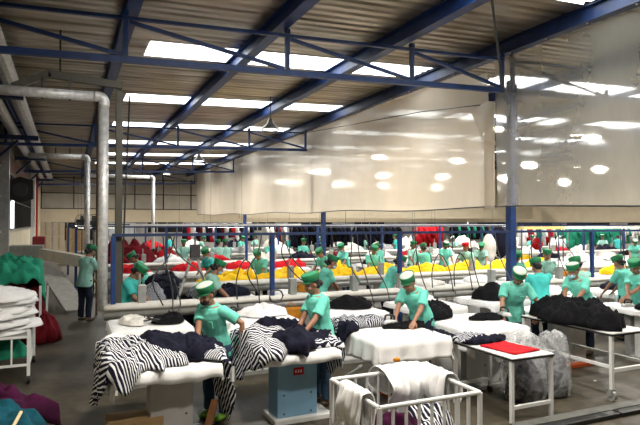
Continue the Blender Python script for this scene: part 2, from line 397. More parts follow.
# ------------------------------------------------------------------ left ducts, brackets, pipes
for x, z, w, d in ((-1.03,4.70,.30,'outer'),(-1.5,4.68,.28,'wall-side')):
    mb = MB(); n = 230
    R = []
    for i in range(n):
        yy = 6+i*.15; s_ = 1.0+(.04 if i % 2 else 0)
        R.append([V((x+w/2*s_*math.cos(a), yy, z+.16+w*.42*s_*math.sin(a))) for a in [2*PI*k/12 for k in range(12)]])
    tag(mb.rings(R).build('ribbed_duct', SILV, smooth=False), 'silver ribbed duct running along the left wall, the %s one' % d, 'duct', 'silver ducts on the left wall')
for i in range(6):
    Y = 12.4+i*6.05
    r = empty('wall_bracket', (XL,Y,0), 'blue cantilever bracket under the silver ducts, %s from the front' % ORD[i], 'bracket', 'blue brackets on the left wall')
    MB().box((0,-.06,4.55),(1.08,.06,4.68)).build('arm', BLUED, r)
    MB().bar((.03,0,4.0),(.55,0,4.53),.07).build('brace', BLUED, r)
    MB().box((0,-.08,3.9),(.03,.08,4.75)).build('plate', BLUED, r)
def exhaust(Y, px, ztop, zlow, xl, label, r=.068):
    X = atY(px, 222, Y).x
    o = empty('exhaust_pipe', (X,Y,zlow), label, 'pipe')
    MB().tube([(0,0,0),(0,0,ztop-zlow-.12)], r, 14).build('riser', SILV, o, smooth=True)
    MB().tube([(0,0,ztop-zlow-.14),(0,0,ztop-zlow-.05),(-.05,0,ztop-zlow),(-.14,0,ztop-zlow)], r*1.1, 14, 3).build('elbow', SILV, o, smooth=True)
    MB().tube([(-.14,0,ztop-zlow),(xl-X,0,ztop-zlow-.02)], r, 14).build('branch', SILV, o, smooth=True)
    for x in (.45, .8):
        MB().bar((-x,0,ztop-zlow-.09),(-x,0,ztop-zlow+.22),.03).build('hanger', BLK, o)
exhaust(8.67, 103, 3.96, .88, -1.0, 'tall silver foil-wrapped exhaust pipe at the front end of the work line', .07)
exhaust(16.9, 87, 3.96, .88, -1.0, 'silver exhaust pipe farther back, rising beside the standing worker', .075)
exhaust(25.2, 153, 4.1, .88, .6, 'slim silver exhaust pipe far back left of the curtain end', .075)
Xg = atY(118.5, 222, 8.8).x
o = empty('grey_duct', (Xg,8.8,0), 'dull grey square duct dropping beside the blue frame post', 'duct')
MB().box((-.048,-.048,.0),(.048,.048,4.1)).build('riser', GREYP, o, bev=.008)
MB().bar((.04,0,4.18),(-.95,0,4.25),.1,.1).build('branch', GREYP, o)
MB().bar((-.93,0,4.26),(-1.4,0,4.02),.1,.1).build('branch_end', GREYP, o)
MB().bar((-.8,0,4.3),(-.8,0,4.9),.025).build('hanger', BLK, o)
tag(MB().tube([(atY(97,222,14).x,14,0),(atY(97,222,14).x,14,5.2)], .026, 8).build('brown_pipe', mat('brown_paint',(.10,.06,.035),.6)), 'brown vertical pipe standing just left of the silver exhaust pipe', 'pipe')
tag(MB().tube([atY(125,150,14)+V((.1,0,1.3)), V((atY(121,205,14).x,14,0))], .02, 6).build('slanting_rod', DGREY), 'thin dark rod slanting beside the grey duct', 'rod')
# black loudspeaker on left wall
q = atX(21, 190, XL+.5)
o = empty('loudspeaker', (q.x,q.y,q.z), 'black angular loudspeaker mounted high on the left window wall', 'loudspeaker')
mb = MB(); hx = [(-.42,-.28),(-.42,.28),(.0,.42),(.38,.3),(.38,-.3),(0,-.42)]
mb.rings([[V((a,-.3,b)) for a, b in hx],[V((a*.8,.3,b*.8)) for a, b in hx]]).build('cabinet', BLK, o, bev=.02)
MB().tube([(-.3,.1,0),(-.5,.15,0)], .04, 8).build('mount', BLK, o)
MB().tube([(0,-.34,0),(0,-.3,0)], .22, 20).build('speaker_cone', DGREY, o)

# ------------------------------------------------------------------ ceiling lamps
LAMP = bpy.data.materials.new('lamp_glow'); LAMP.use_nodes = True
e_ = LAMP.node_tree.nodes['Principled BSDF']; e_.inputs['Emission Color'].default_value = (1,.95,.85,1); e_.inputs['Emission Strength'].default_value = 14
def lamp_proto(x, y, z, label, group, power=420, col=(1,.93,.82)):
    o = empty('high_bay_lamp', (x,y,z), label, 'ceiling lamp', group)
    MB().lathe((0,0,0), [(.05,.32),(.07,.3),(.09,.2),(.24,.06),(.26,.0),(.24,.0),(.08,.18)], 20).build('lamp_shade', GREYM, o, smooth=True)
    MB().lathe((0,0,0), [(.2,.015),(.2,.03)], 20).build('bulb', LAMP, o)
    zz = zr(x)-z-.3
    MB().tube([(0,0,.3),(0,0,zz+.3)], .012, 6).build('hanger_rod', BLK, o)
    return o
def light(x, y, z, power, size, col=(1,.93,.82), sy=None, name='lamp_light'):
    l = bpy.data.lights.new(name, 'AREA'); l.energy = power; l.color = col; l.size = size
    l.shape = 'DISK' if sy is None else 'RECTANGLE'
    if sy: l.size_y = sy
    lo = bpy.data.objects.new(name, l); COL.objects.link(lo); lo.location = (x,y,z); return lo
LF = 170; LM = 200; LB = 330; RB = 230
q = (5.2, 15.0, 4.75)
lp = [(1.0,4.6,4.9),(3.9,4.2,4.9),(6.9,3.7,4.9),(2.4,1.6,4.9),(5.2,15.0,4.75),(5.2,24.5,4.8),(5.0,32,4.8),(1.6,35.5,4.8)]  # all but the mid-hall lamp are added, to brighten foreground and far end
for i, (x, y, z) in enumerate(lp):
    lamp_proto(x, y, z, 'round high-bay lamp of a mostly added set below the corrugated roof, %s from the front' % ORD[i], 'high-bay lamps of the left hall')
    light(x, y, z-.03, (LF if y < 10 else LM if y < 20 else LB), .4)
k = 0
for y in (6.5, 12.4, 19.6, 27.0, 35.0):
    for x in (10.6, 14.2, 18.0, 22.5, 27.5):
        lamp_proto(x, y, 4.8, 'bright high-bay lamp glowing behind the plastic curtain, %s from the front left' % ORD[k], 'high-bay lamps beyond the curtain')
        light(x, y, 4.77, RB, .4); k += 1
# daylight world
w = bpy.data.worlds.new('world'); S.world = w; w.use_nodes = True
w.node_tree.nodes['Background'].inputs[0].default_value = (.93,.97,1,1); w.node_tree.nodes['Background'].inputs[1].default_value = 8.0
S.view_settings.view_transform = 'Standard'; S.view_settings.look = 'None'; S.view_settings.gamma = 1
S.view_settings.exposure = 0.0
# ------------------------------------------------------------------ cloth tools
def drape_mb(w, l, ov, r=.03, seed=0, amp=.02, n=34, top=.004, slack=.0):
    """flat sheet over a table top centred on 0, ov = overhang (left,right,front,back)"""
    mb = MB(); vs = []; uv = []; fs = []
    us = [-w/2-ov[0] + (w+ov[0]+ov[1])*i/n for i in range(n+1)]; vv = [-l/2-ov[2] + (l+ov[2]+ov[3])*j/n for j in range(n+1)]
    def f(u, h):
        if abs(u) <= h: return u, 0.
        s = abs(u)-h; sg = 1 if u > 0 else -1
        return sg*(h + .012 + .10*s), max(0, s-.01)*.98
    for u in us:
        for v in vv:
            x, du = f(u, w/2); y, dv = f(v, l/2)
            z = -max(du, dv) - .25*min(du, dv)
            if du and dv: x *= .97; y *= .97
            wv = amp*(noise.noise(V((u*7, v*7, seed)))) 
            if du > 0 or dv > 0:
                d_ = max(du, dv); q = math.sin((v if du > dv else u)*26+seed)*.10*d_ + noise.noise(V((u*5,v*5,seed+9)))*.14*d_
                if du >= dv: x += q*(1 if u > 0 else -1)+.0
                else: y += q*(1 if v > 0 else -1)
                z += noise.noise(V((u*4,v*4,seed+4)))*.05*min(1, d_*6)
            else: z += abs(wv)*.9 + top
            vs.append((x,y,z)); uv.append((u,v))
    for i in range(n):
        for j in range(n): a = i*(n+1)+j; fs.append((a,a+n+1,a+n+2,a+1))
    return mb.add(vs, fs, uv)
def pile_mb(rx, ry, h, seed=0, rect=None, n=30, lobes=.18, wr=.045, k=1., flat=.55, uvrot=0.):
    """wrinkled heap of cloth; rect=(x0,y0,x1,y1) is the table it lies on: cloth outside it hangs down"""
    mb = MB(); vs = []; uv = []; fs = []; nt = n*2
    cr, sr = math.cos(uvrot), math.sin(uvrot)
    for i in range(n+1):
        q = i/n
        for j in range(nt):
            a = 2*PI*j/nt
            R = 1 + lobes*2*noise.noise(V((math.cos(a)*1.3, math.sin(a)*1.3, seed*3.1))) + lobes*noise.noise(V((math.cos(a)*4, math.sin(a)*4, seed*1.7)))
            x = rx*q*R*math.cos(a); y = ry*q*R*math.sin(a)
            prof = max(0, 1-q**2.4)**flat
            nz = noise.noise(V((x*5,y*5,seed))) ; rg = 1-abs(noise.noise(V((x*11+nz,y*9,seed+5))))*2
            z = h*prof*(.85+.5*nz) + wr*rg*(1 if q < .97 else .2) * min(1, prof*3+.15)
            z = max(z, .006)
            ux, uy = x, y
            if rect:
                ox = max(rect[0]-x, 0, x-rect[2]); oy = max(rect[1]-y, 0, y-rect[3]); o_ = max(ox, oy)
                if o_ > 0:
                    if ox > 0: x = (rect[0]-.02-.25*ox-.02) if x < rect[0] else rect[2]+.02+.25*ox+.02
                    if oy > 0: y = (rect[1]-.02-.25*oy-.02) if y < rect[1] else rect[3]+.02+.25*oy+.02
                    fold = .03*math.sin((uy if ox > oy else ux)*30+seed)
                    if ox > oy: x += fold
                    else: y += fold
                    z = z*max(.25, 1-o_*3) - o_*1.15*k
            vs.append((x,y,z)); uv.append((ux*cr+uy*sr, -ux*sr+uy*cr))
    for i in range(n):
        for j in range(nt):
            a = i*nt+j; b = i*nt+(j+1) % nt; fs.append((a, b, b+nt, a+nt))
    return mb.add(vs, fs, uv)
def pile(name, loc, rx, ry, h, m_, label, cat, seed=0, rect=None, rz=0, group=None, n=30, **k):
    o = pile_mb(rx, ry, h, seed, rect, n, **k).build(name, m_, smooth=True, solid=.006)
    o.location = loc; o.rotation_euler = (0,0,rz); return tag(o, label, cat, group)

# ------------------------------------------------------------------ near ironing tables
ZT = .78
def iron_table(x, y, w, l, label, panelm, footm, px=0., py=-.25, group='ironing tables of the nearest row', pw=.36, lab=False, legx=0):
    r = empty('ironing_table', (x,y,0), label, 'ironing table', group)
    MB().box((-w/2,-l/2,ZT-.045),(w/2,l/2,ZT)).build('tabletop', WHITEM, r, bev=.012)
    p = MB().box((px-pw/2,py-.14,.06),(px+pw/2,py+.16,ZT-.05)).build('pedestal', panelm, r, bev=.008)
    b = MB()
    for a in (-.8,.8):
        for c in (.1,.3,.62): b.lathe((px+a*pw/2*.85,py-.145,c),[(.008,-.008),(.008,.008)],6)
    b.build('rivet', DGREY, p)
    MB().box((px-pw/2-.05,py-.2,0),(px+pw/2+.16,py+.22,.06)).build('foot', footm, r, bev=.01)
    MB().box((px-.16,py+.2,.0),(px-.08,py+.3,ZT-.05)).build('rear_post', GREYM, r)
    if lab:
        t = MB().box((px-.05,py-.146,.50),(px+.07,py-.14,.58)).build('number_plate', RED, r); t['label'] = 'small red number plate'
        MB().box((px-.03,py-.149,.525),(px-.015,py-.146,.555)).box((px,py-.149,.525),(px+.015,py-.146,.555)).box((px+.03,py-.149,.525),(px+.045,py-.146,.555)).build('lettering', WHITEM, t)
    return r
def cover(x, y, w, l, ov, m_, label, seed, z=ZT, rz=0, group=None, name='table_cloth', n=34):
    o = drape_mb(w, l, ov, seed=seed, n=n).build(name, m_, smooth=True, solid=.006)
    o.location = (x,y,z+.002); o.rotation_euler = (0,0,rz); return tag(o, label, 'cloth', group)
T = [(.86,5.95,.95,1.35),(2.22,6.0,.86,1.3),(3.66,6.0,.98,1.1),(5.05,6.15,.9,1.15),(6.95,6.35,.95,1.1),(8.22,6.1,.5,1.1)]
GREYW = mat('grey_white_panel', (.50,.50,.50), .5, var=.05)
iron_table(*T[0], 'ironing table on grey-white pedestal, nearest at left, under striped garments', GREYW, GREYW, px=.06, py=-.3, pw=.4)
iron_table(*T[1], 'ironing table on pale blue pedestal with small red number plate', BLUEP, WHITEM, px=.05, py=-.22, pw=.46, lab=True)
iron_table(*T[2], 'ironing table with white pedestal and orange foot under plain white cloth', WHITEM, ORM, px=.1, py=.0, pw=.3)
iron_table(*T[3], 'ironing table hidden behind the clear garment bags', WHITEM, GREYM)
iron_table(*T[4], 'ironing table with white pedestal and orange foot at far right', WHITEM, ORM, px=.0, py=-.15, pw=.3)
iron_table(*T[5], 'narrow ironing table at the right picture edge', WHITEM, GREYM, pw=.25)
cover(T[5][0],T[5][1],.5,1.1,(.08,.05,.08,.05), WHITEC, 'white cloth over the narrow table at the right picture edge', 6)
cover(T[0][0],T[0][1],.95,1.35,(.22,.12,.12,.03), WHITEC, 'white cloth over the left table, drooping in front of its grey pedestal', 1)
cover(T[1][0],T[1][1],.86,1.3,(.1,.08,.10,.03), WHITEC, 'white cloth over the table with the pale blue pedestal', 2)
cover(T[2][0],T[2][1],.98,1.1,(.26,.16,.24,.05), WHITEC, 'plain white cloth spread over the middle table beside the bending worker', 3)
cover(T[3][0],T[3][1],.9,1.15,(.3,.16,.18,.05), WHITEC, 'white cloth over the table behind the clear garment bags', 4)
cover(T[4][0],T[4][1],1.0,1.1,(.12,.1,.08,.05), WHITEC, 'white cloth over the table at far right behind the wheeled cart', 5)
# garments on table 1
def garment(name, c, rx, ry, h, m_, label, seed, t=None, rz=0, dz=.02, **k):
    rect = None
    if t is not None:
        x, y, w, l = T[t]
        if abs(rz) < 1e-6: rect = (x-w/2-c[0]-.03, y-l/2-c[1]-.03, x+w/2-c[0]+.03, y+l/2-c[1]+.03)
    return pile(name, (c[0],c[1],ZT+dz), rx, ry, h, m_, label, 'garment', seed, rect, rz, **k)
garment('striped_garment', (.55,5.75), .50, .62, .17, STRIPE, 'navy and white striped garment sliding off the left end of the nearest table', 3, 0, uvrot=.5, wr=.04, n=40)
garment('navy_garment', (.86,5.85), .30, .36, .22, NAVY, 'dark navy garment bunched next to the striped one on the left table', 8, 0, dz=.03)
garment('navy_garment', (1.22,5.75), .26, .30, .17, NAVY, 'smaller navy heap at the right end of the left table', 12, 0, dz=.03)
garment('striped_garment', (1.46,5.72), .32, .40, .10, STRIPE, 'striped garment hanging off the right end of the left table', 14, 0, uvrot=-.9, wr=.02, dz=.035, k=1.3)
garment('white_garment', (.5,6.35), .22, .2, .12, WHITEC, 'crumpled white cloth at the back left corner of the left table', 21, 0)
# table 2
garment('striped_garment', (1.95,5.85), .42, .52, .20, STRIPE, 'striped garment flowing over the left edge of the blue-pedestal table', 31, 1, uvrot=1.0, wr=.02)
garment('navy_garment', (2.18,5.62), .27, .27, .19, NAVY, 'navy heap in the middle of the blue-pedestal table', 36, 1, dz=.03)
garment('navy_garment', (2.5,5.85), .25, .28, .10, NAVY, 'flat navy garment under the hands of the worker in profile', 40, 1, dz=.03)
garment('striped_garment', (2.62,5.75), .30, .30, .07, STRIPE, 'striped garment hanging down in front of the worker in profile', 44, 1, uvrot=1.4, k=1.5)
garment('white_garment', (1.78,6.5), .26, .2, .16, WHITEC, 'crumpled white cloth behind the striped pile on the blue-pedestal table', 47, 1)
garment('dark_garment', (2.3,6.45), .35, .2, .16, NAVY, 'dark patterned garment at the back of the blue-pedestal table', 49, 1)
# table 3
garment('striped_garment', (3.35,6.42), .42, .17, .13, STRIPEF, 'fine striped garment laid along the back of the plain white table', 52, 2, uvrot=.8)
garment('navy_garment', (3.08,6.25), .26, .17, .12, NAVY, 'navy garment at the back left corner of the plain white table', 55, 2)
garment('black_garment', (4.0,6.15), .30, .14, .03, BLACKC, 'flat black garment being pressed under the bending worker', 58, 2)
# table 4
garment('black_garment', (4.72,6.72), .42, .3, .2, BLACKC, 'black heap on the white table left of the worker with the iron', 61, 3)
garment('black_garment', (5.45,6.2), .34, .14, .04, BLACKC, 'flat black garment under the iron in front of the facing worker', 66, 3)
# unit between table 3 and 4 (striped garment on narrow trolley)
# ------------------------------------------------------------------ cardboard box and bits under the left table
r = empty('cardboard_box', (.55,5.6,0), 'open cardboard box on the floor under the left table', 'box')
MB().box((-.22,-.17,0),(.28,.2,.30)).build('carton', CARD, r, bev=.004)
MB().box((-.22,-.175,.29),(.28,-.165,.33)).build('flap', CARD, r)
o = MB().bar((1.18,5.35,.02),(1.36,5.6,.36),.07,.035).build('wooden_board', WOOD, bev=.004); tag(o, 'brown wooden board leaning beside the pedestal of the left table', 'board')
pl = atZ(57,340,.005); tag(MB().ell((pl.x,pl.y,.012),(.09,.035,.012),10,5).build('paper_scrap', WHITEM), 'white scrap lying on the aisle floor at left', 'scrap')
pl = atZ(595,381,.005); tag(MB().ell((pl.x,pl.y,.008),(.03,.02,.008),8,5).build('paper_scrap', WHITEM), 'tiny white scrap on the floor under the wheeled cart', 'scrap')
pa = atZ(343,378,.03); pb = atZ(360,367,.03)
o = MB().bar(pa, pb, .03, .02).bar(pb+V((-.05,-.05,0)), pb+V((.06,.07,0)), .04, .03).build('metal_bracket', GREYM); tag(o, 'small metal pedal bar lying on the floor near the middle table', 'pedal')

# ------------------------------------------------------------------ white rail cart in front
def railcart(name, x0, y0, x1, y1, z1, z0, label, nb=(9,7), m_=WHITEM, rr=.016, castors=True):
    r = empty(name, ((x0+x1)/2,(y0+y1)/2,0), label, 'cart'); cx, cy = (x0+x1)/2, (y0+y1)/2
    X = (x1-x0)/2; Y = (y1-y0)/2
    for sx in (-1,1):
        for sy in (-1,1):
            MB().tube([(sx*X,sy*Y,.1),(sx*X,sy*Y,z1)], rr*1.15, 10).build('post', m_, r)
            if castors: MB().tube([(sx*X-.015,sy*Y,.05),(sx*X+.015,sy*Y,.05)], .05, 14).bar((sx*X,sy*Y,.05),(sx*X,sy*Y,.12),.035).build('castor', BLK, r)
    for z, n_ in ((z1,'top_rail'),(z0,'lower_rail')):
        for a, b in (((-X,-Y),(X,-Y)),((X,-Y),(X,Y)),((X,Y),(-X,Y)),((-X,Y),(-X,-Y))):
            MB().tube([(a[0],a[1],z),(b[0],b[1],z)], rr, 10).build(n_, m_, r)
    for k in range(1, nb[0]):
        x = -X+2*X*k/nb[0]
        for y in (-Y, Y): MB().tube([(x,y,z0),(x,y,z1)], rr*.75, 8).build('baluster', m_, r)
    for k in range(1, nb[1]):
        y = -Y+2*Y*k/nb[1]
        for x in (-X, X): MB().tube([(x,y,z0),(x,y,z1)], rr*.75, 8).build('baluster', m_, r)
    MB().box((-X,-Y,z0-.02),(X,Y,z0)).build('deck', m_, r)
    return r
railcart('rail_cart', 1.90, 3.26, 2.74, 4.0, .91, .22, 'white tubular rail cart with balusters at the bottom centre', (8,6))
pile('plum_garment', (2.2,3.6,.24), .33, .31, .50, PURP, 'plum coloured clothes heaped inside the white rail cart', 'garment', 71, flat=.35, lobes=.04)
pile('striped_garment', (2.5,3.66,.24), .28, .28, .46, STRIPE, 'striped clothes lying in the white rail cart beside the plum ones', 'garment', 74, flat=.35, lobes=.04)
def over_rail(name, p, q, hang1, hang2, m_, label, seed, z, bulge=.05, n=26):
    """cloth thrown over the rail p-q"""
    mb = MB(); p = V(p); q = V(q); d = q-p; nr = V((-d.y,d.x,0)).normalized(); vs = []; uv = []; fs = []
    for i in range(n+1):
        u = i/n
        for j in range(n+1):
            s_ = -hang1+(hang1+hang2)*j/n
            e = 1+.25*noise.noise(V((u*3,seed,0 if s_ < 0 else 7)))
            a = abs(s_)
            off = math.copysign(min(a, .03)+bulge*math.sin(min(1,a/.25)*PI*.8), s_) + .04*noise.noise(V((u*6,s_*5,seed)))*min(1,a*8) + .022*math.sin(u*30+seed)*min(1,a*5)
            z_ = -max(0, a-.02)*e + .03
            w_ = 1+ .35*a*(u-.5)*2*.6
            c = p+d*(.5+(u-.5)*w_)
            vs.append(c+nr*off+V((0,0,z+z_+.012*noise.noise(V((u*8,s_*8,seed)))))); uv.append((u*d.length,s_))
    for i in range(n):
        for j in range(n): a = i*(n+1)+j; fs.append((a,a+n+1,a+n+2,a+1))
    o = mb.add(vs, fs, uv).build(name, m_, smooth=True, solid=.006); return tag(o, label, 'garment')
over_rail('white_garment', (2.32,4.0,0),(2.72,4.0,0), .40, .28, WHITEC, 'bundle of white garments thrown over the back rail of the rail cart', 81, .93, .17)
over_rail('white_garment', (2.74,3.98,0),(2.74,3.6,0), .3, .25, WHITEC, 'white garment hanging over the right end rail of the rail cart', 85, .93, .06)
over_rail('white_garment', (1.90,3.42,0),(1.90,3.78,0), .34, .3, WHITEC, 'white garment hanging over the left end rail of the rail cart', 88, .93, .03)
pp = V((2.42,3.88,1.04)); tag(MB().ell(pp,(.035,.025,.02),8,6).build('ochre_label', ORA), 'small ochre tag on top of the white garment bundle', 'tag')

# ------------------------------------------------------------------ red cloth table, bags, cart at right
r = empty('work_table', (4.60,5.12,0), 'white steel table with black-edged top carrying the red cloth', 'table')
hx, hy, zz = .30, .52, .70
for sx in (-1,1):
    for sy in (-1,1):
        MB().bar((sx*(hx-.02),sy*(hy-.03),.0 if sy < 0 else .08),(sx*(hx-.02),sy*(hy-.03),zz-.03),.04).build('leg', WHITEM, r, bev=.004)
        if sy > 0: MB().tube([(sx*(hx-.02)-.015,hy-.03,.045),(sx*(hx-.02)+.015,hy-.03,.045)], .045, 14).build('castor', BLK, r)
MB().box((-hx,-hy,zz-.012),(hx,hy,zz)).build('tabletop', WHITEM, r)
t = MB()
for a, b in (((-hx,-hy),(hx,-hy)),((hx,-hy),(hx,hy)),((hx,hy),(-hx,hy)),((-hx,hy),(-hx,-hy))): t.bar((*a,zz-.02),(*b,zz-.02),.012,.022)
t.build('edge_band', BLK, r)
for sy in (-1,1): MB().bar((-hx+.02,sy*(hy-.03),.17),(hx-.02,sy*(hy-.03),.17),.035).build('crossbar', WHITEM, r)
o = drape_mb(.42,.5,(0,0,0,0),seed=3,amp=.02,n=18).build('red_cloth', RED, smooth=True, solid=.012); o.location = (4.62,4.98,.712); o.rotation_euler = (0,0,.12); tag(o, 'folded bright red cloth lying on the white steel table', 'cloth')
pile('striped_garment', (4.45,5.47,.705), .2, .17, .08, STRIPEF, 'fine striped garment at the far end of the red cloth table', 'garment', 91, uvrot=.4)
pile('navy_garment', (4.56,5.34,.705), .26, .09, .06, NAVY, 'strip of navy cloth behind the red cloth', 'garment', 93)
r = empty('side_trolley', (4.17,5.9,0), 'narrow trolley with thin white legs left of the red cloth table', 'trolley')
for sx in (-1,1):
    for sy in (-1,1): MB().bar((sx*.17,sy*.3,.0),(sx*.17,sy*.3,.68),.03).build('leg', WHITEM, r)
MB().box((-.19,-.32,.67),(.19,.32,.70)).build('tabletop', WHITEM, r)
pile('navy_garment', (4.2,5.82,.70), .2, .27, .07, NAVY, 'navy and striped bundle on the narrow trolley', 'garment', 96)
def bagmat():
    m = bpy.data.materials.new('clear_bag'); m.use_nodes = True; nt = m.node_tree; N = nt.nodes; L = nt.links
    b = N['Principled BSDF']; b.inputs['Roughness'].default_value = .18; b.inputs['Base Color'].default_value = (.75,.77,.80,1)
    tc = N.new('ShaderNodeTexCoord'); n1 = N.new('ShaderNodeTexNoise'); n1.inputs['Scale'].default_value = 9; n1.inputs['Detail'].default_value = 6; n1.inputs['Distortion'].default_value = 1.2
    L.new(tc.outputs['Object'], n1.inputs[0]); bp = N.new('ShaderNodeBump'); bp.inputs['Strength'].default_value = .5; bp.inputs['Distance'].default_value = .03
    L.new(n1.outputs['Fac'], bp.inputs['Height']); L.new(bp.outputs[0], b.inputs['Normal'])
    t = N.new('ShaderNodeBsdfTransparent'); mx = N.new('ShaderNodeMixShader'); mr = N.new('ShaderNodeMapRange')
    mr.inputs['From Min'].default_value = .3; mr.inputs['From Max'].default_value = .7; mr.inputs['To Min'].default_value = .55; mr.inputs['To Max'].default_value = .9
    L.new(n1.outputs['Fac'], mr.inputs['Value']); L.new(mr.outputs[0], mx.inputs[0]); L.new(b.outputs[0], mx.inputs[1]); L.new(t.outputs[0], mx.inputs[2])
    L.new(mx.outputs[0], N['Material Output'].inputs[0]); return m
BAG = bagmat()
def bag(x, y, rx, h, seed, label, inner, hi):
    mb = MB(); R = []; n = 40
    prof = [(0,.72),(.03,.95),(.15,1.05),(.35,1.02),(.6,.95),(.8,.85),(.92,.7),(.97,.5),(1.0,.3)]
    for t, s_ in prof:
        ring = []
        for k in range(n):
            a = 2*PI*k/n; w_ = 1+.12*noise.noise(V((math.cos(a)*2,math.sin(a)*2,t*2.5+seed)))+.05*math.sin(a*9+t*7+seed)*(.4+t)
            ring.append(V((rx*s_*w_*math.cos(a), rx*.85*s_*w_*math.sin(a), .005+h*t+.04*noise.noise(V((a,t*3,seed)))*(t > .1))))
        R.append(ring)
    o = mb.rings(R).build('clear_bag', BAG, smooth=True); o.location = (x,y,0); tag(o, label, 'bag')
    pile('bagged_garment', (x,y,.012), rx*.8, rx*.68, hi, NAVY if seed % 2 else STRIPEF, inner, 'garment', seed, flat=.3, lobes=.03)
bag(5.08, 5.25, .28, .80, 3, 'big clear plastic bag of dark clothes standing behind the red cloth table', 'dark clothes packed in the left clear bag', .42)
bag(5.52, 5.2, .23, .78, 5, 'second clear plastic bag, slimmer, right of the first one', 'dark clothes packed in the right clear bag', .5)
r = empty('wheeled_cart', (6.28,5.45,0), 'white wheeled cart table at right under a big black garment', 'cart')
hx, hy, zz = .32, .74, .81
for sx in (-1,1):
    for sy in (-1,1):
        MB().bar((sx*(hx-.02),sy*(hy-.03),.13),(sx*(hx-.02),sy*(hy-.03),zz-.02),.042).build('leg', WHITEM, r, bev=.004)
        c = MB().tube([(sx*(hx-.02)-.02,sy*(hy-.03),.06),(sx*(hx-.02)+.02,sy*(hy-.03),.06)], .06, 16).build('castor', GREYM, r)
        MB().bar((sx*(hx-.02)-.03,sy*(hy-.03),.06),(sx*(hx-.02)-.03,sy*(hy-.03),.14),.012,.04).bar((sx*(hx-.02)+.03,sy*(hy-.03),.06),(sx*(hx-.02)+.03,sy*(hy-.03),.14),.012,.04).build('fork', GREYM, c)
    MB().bar((sx*(hx-.02),-hy+.03,.4),(sx*(hx-.02),hy-.03,.4),.035).build('side_rail', WHITEM, r)
MB().bar((-hx+.02,-hy+.03,.36),(hx-.02,-hy+.03,.36),.04).build('crossbar', WHITEM, r)
MB().box((-hx,-hy,zz-.014),(hx,hy,zz)).build('tabletop', WHITEM, r)
t = MB()
for a, b in (((-hx,-hy),(hx,-hy)),((hx,-hy),(hx,hy)),((hx,hy),(-hx,hy)),((-hx,hy),(-hx,-hy))): t.bar((*a,zz-.022),(*b,zz-.022),.012,.022)
t.build('edge_band', BLK, r)
pile('black_garment', (6.2,5.42,.815), .36, .62, .27, BLACKC, 'large black garment heaped on the white wheeled cart', 'garment', 101, (-.42,-.85,.42,.8), lobes=.2, wr=.08, n=44)
pile('black_garment', (8.2,5.75,.80), .25, .2, .08, BLACKC, 'black garment on the table at the right edge', 'garment', 104)
# kerb on the floor
r = empty('floor_trunking', (4.2,4.4,0), 'black floor trunking with grey top crossing the bottom right', 'floor trunking')
MB().box((0,-.11,0),(1.35,.14,.05)).build('segment', BLK, r, bev=.006)
MB().box((1.37,-.11,0),(7,.14,.05)).build('segment', BLK, r, bev=.006)
MB().box((0,.0,.05),(7,.138,.056)).build('top_strip', mat('worn_grey_rubber', (.11,.11,.10), .7, var=.2), r)

# ------------------------------------------------------------------ left side carts and clutter
r = empty('clothes_cart', (-.95,9.05,0), 'white wheeled cart at left holding the stack of white fabric', 'cart')
hx, hy = .48, .62
for sx in (-1,1):
    for sy in (-1,1):
        MB().bar((sx*hx,sy*hy,.1),(sx*hx,sy*hy,.72),.04).build('leg', WHITEM, r)
        MB().tube([(sx*hx-.02,sy*hy,.055),(sx*hx+.02,sy*hy,.055)], .055, 14).build('castor', BLK, r)
for sy in (-1,1):
    for z in (.25,.62): MB().bar((-hx,sy*hy,z),(hx,sy*hy,z),.03).build('rail', WHITEM, r)
    for k in range(1,5): MB().bar((-hx+k*.19,sy*hy,.25),(-hx+k*.19,sy*hy,.62),.02).build('baluster', WHITEM, r)
for sx in (-1,1):
    for z in (.25,.62): MB().bar((sx*hx,-hy,z),(sx*hx,hy,z),.03).build('rail', WHITEM, r)
    for k in range(1,5): MB().bar((sx*hx,-hy+k*.25,.25),(sx*hx,-hy+k*.25,.62),.02).build('baluster', WHITEM, r)
MB().box((-hx,-hy,.6),(hx,hy,.63)).build('deck', GREYM, r)
for k in range(9):
    o = pile_mb(.52+.03*math.sin(k*2), .64+.03*math.cos(k*3), .115, 110+k, flat=.5, lobes=.1, wr=.04, n=20).build('white_fabric', WHITEC, smooth=True, solid=.004)
    o.location = (-.95+.03*math.sin(k*1.7),9.05+.03*math.cos(k*2.2),.634+k*.056)
    tag(o, 'folded white fabric in the stack on the left cart, %s from the bottom' % ORD[k], 'fabric', 'folded white fabric on the left cart')
pile('green_bundle', (-.9,9.1,.27), .4, .45, .24, GRNC, 'green bundle inside the left cart under the white stack', 'garment', 130)
r = empty('clothes_cart', (-1.05,12.4,0), 'large cart behind the white stack, heaped with maroon clothes', 'cart')
for sx in (-1,1):
    for sy in (-1,1):
        MB().bar((sx*.6,sy*1.1,.1),(sx*.6,sy*1.1,1.0),.04).build('leg', WHITEM, r)
        MB().tube([(sx*.6-.02,sy*1.1,.055),(sx*.6+.02,sy*1.1,.055)], .055, 14).build('castor', BLK, r)
MB().box((-.6,-1.1,.3),(.6,1.1,.33)).build('deck', GREYM, r)
pile('maroon_garment', (-1.02,12.4,.335), .66, 1.1, .84, DRED, 'big heap of maroon clothes on the cart by the left wall', 'garment', 133, flat=.3, lobes=.07)
pile('emerald_cloth', (-.92,12.2,1.13), .66, .95, .32, GRNC, 'emerald green cloth thrown over the maroon heap', 'cloth', 136, (-.55,-.8,.38,.8), flat=.6, n=40, wr=.07, k=1.3)
pile('maroon_garment', (-.45,11.3,.01), .3, .35, .5, DRED, 'maroon clothes spilling to the floor beside the left cart', 'garment', 138, flat=.5)
tag(MB().bar((-.38,11.75,.0),(-.34,11.75,.95),.035).build('white_post', WHITEM), 'short white upright at the aisle side of the maroon heap', 'post')
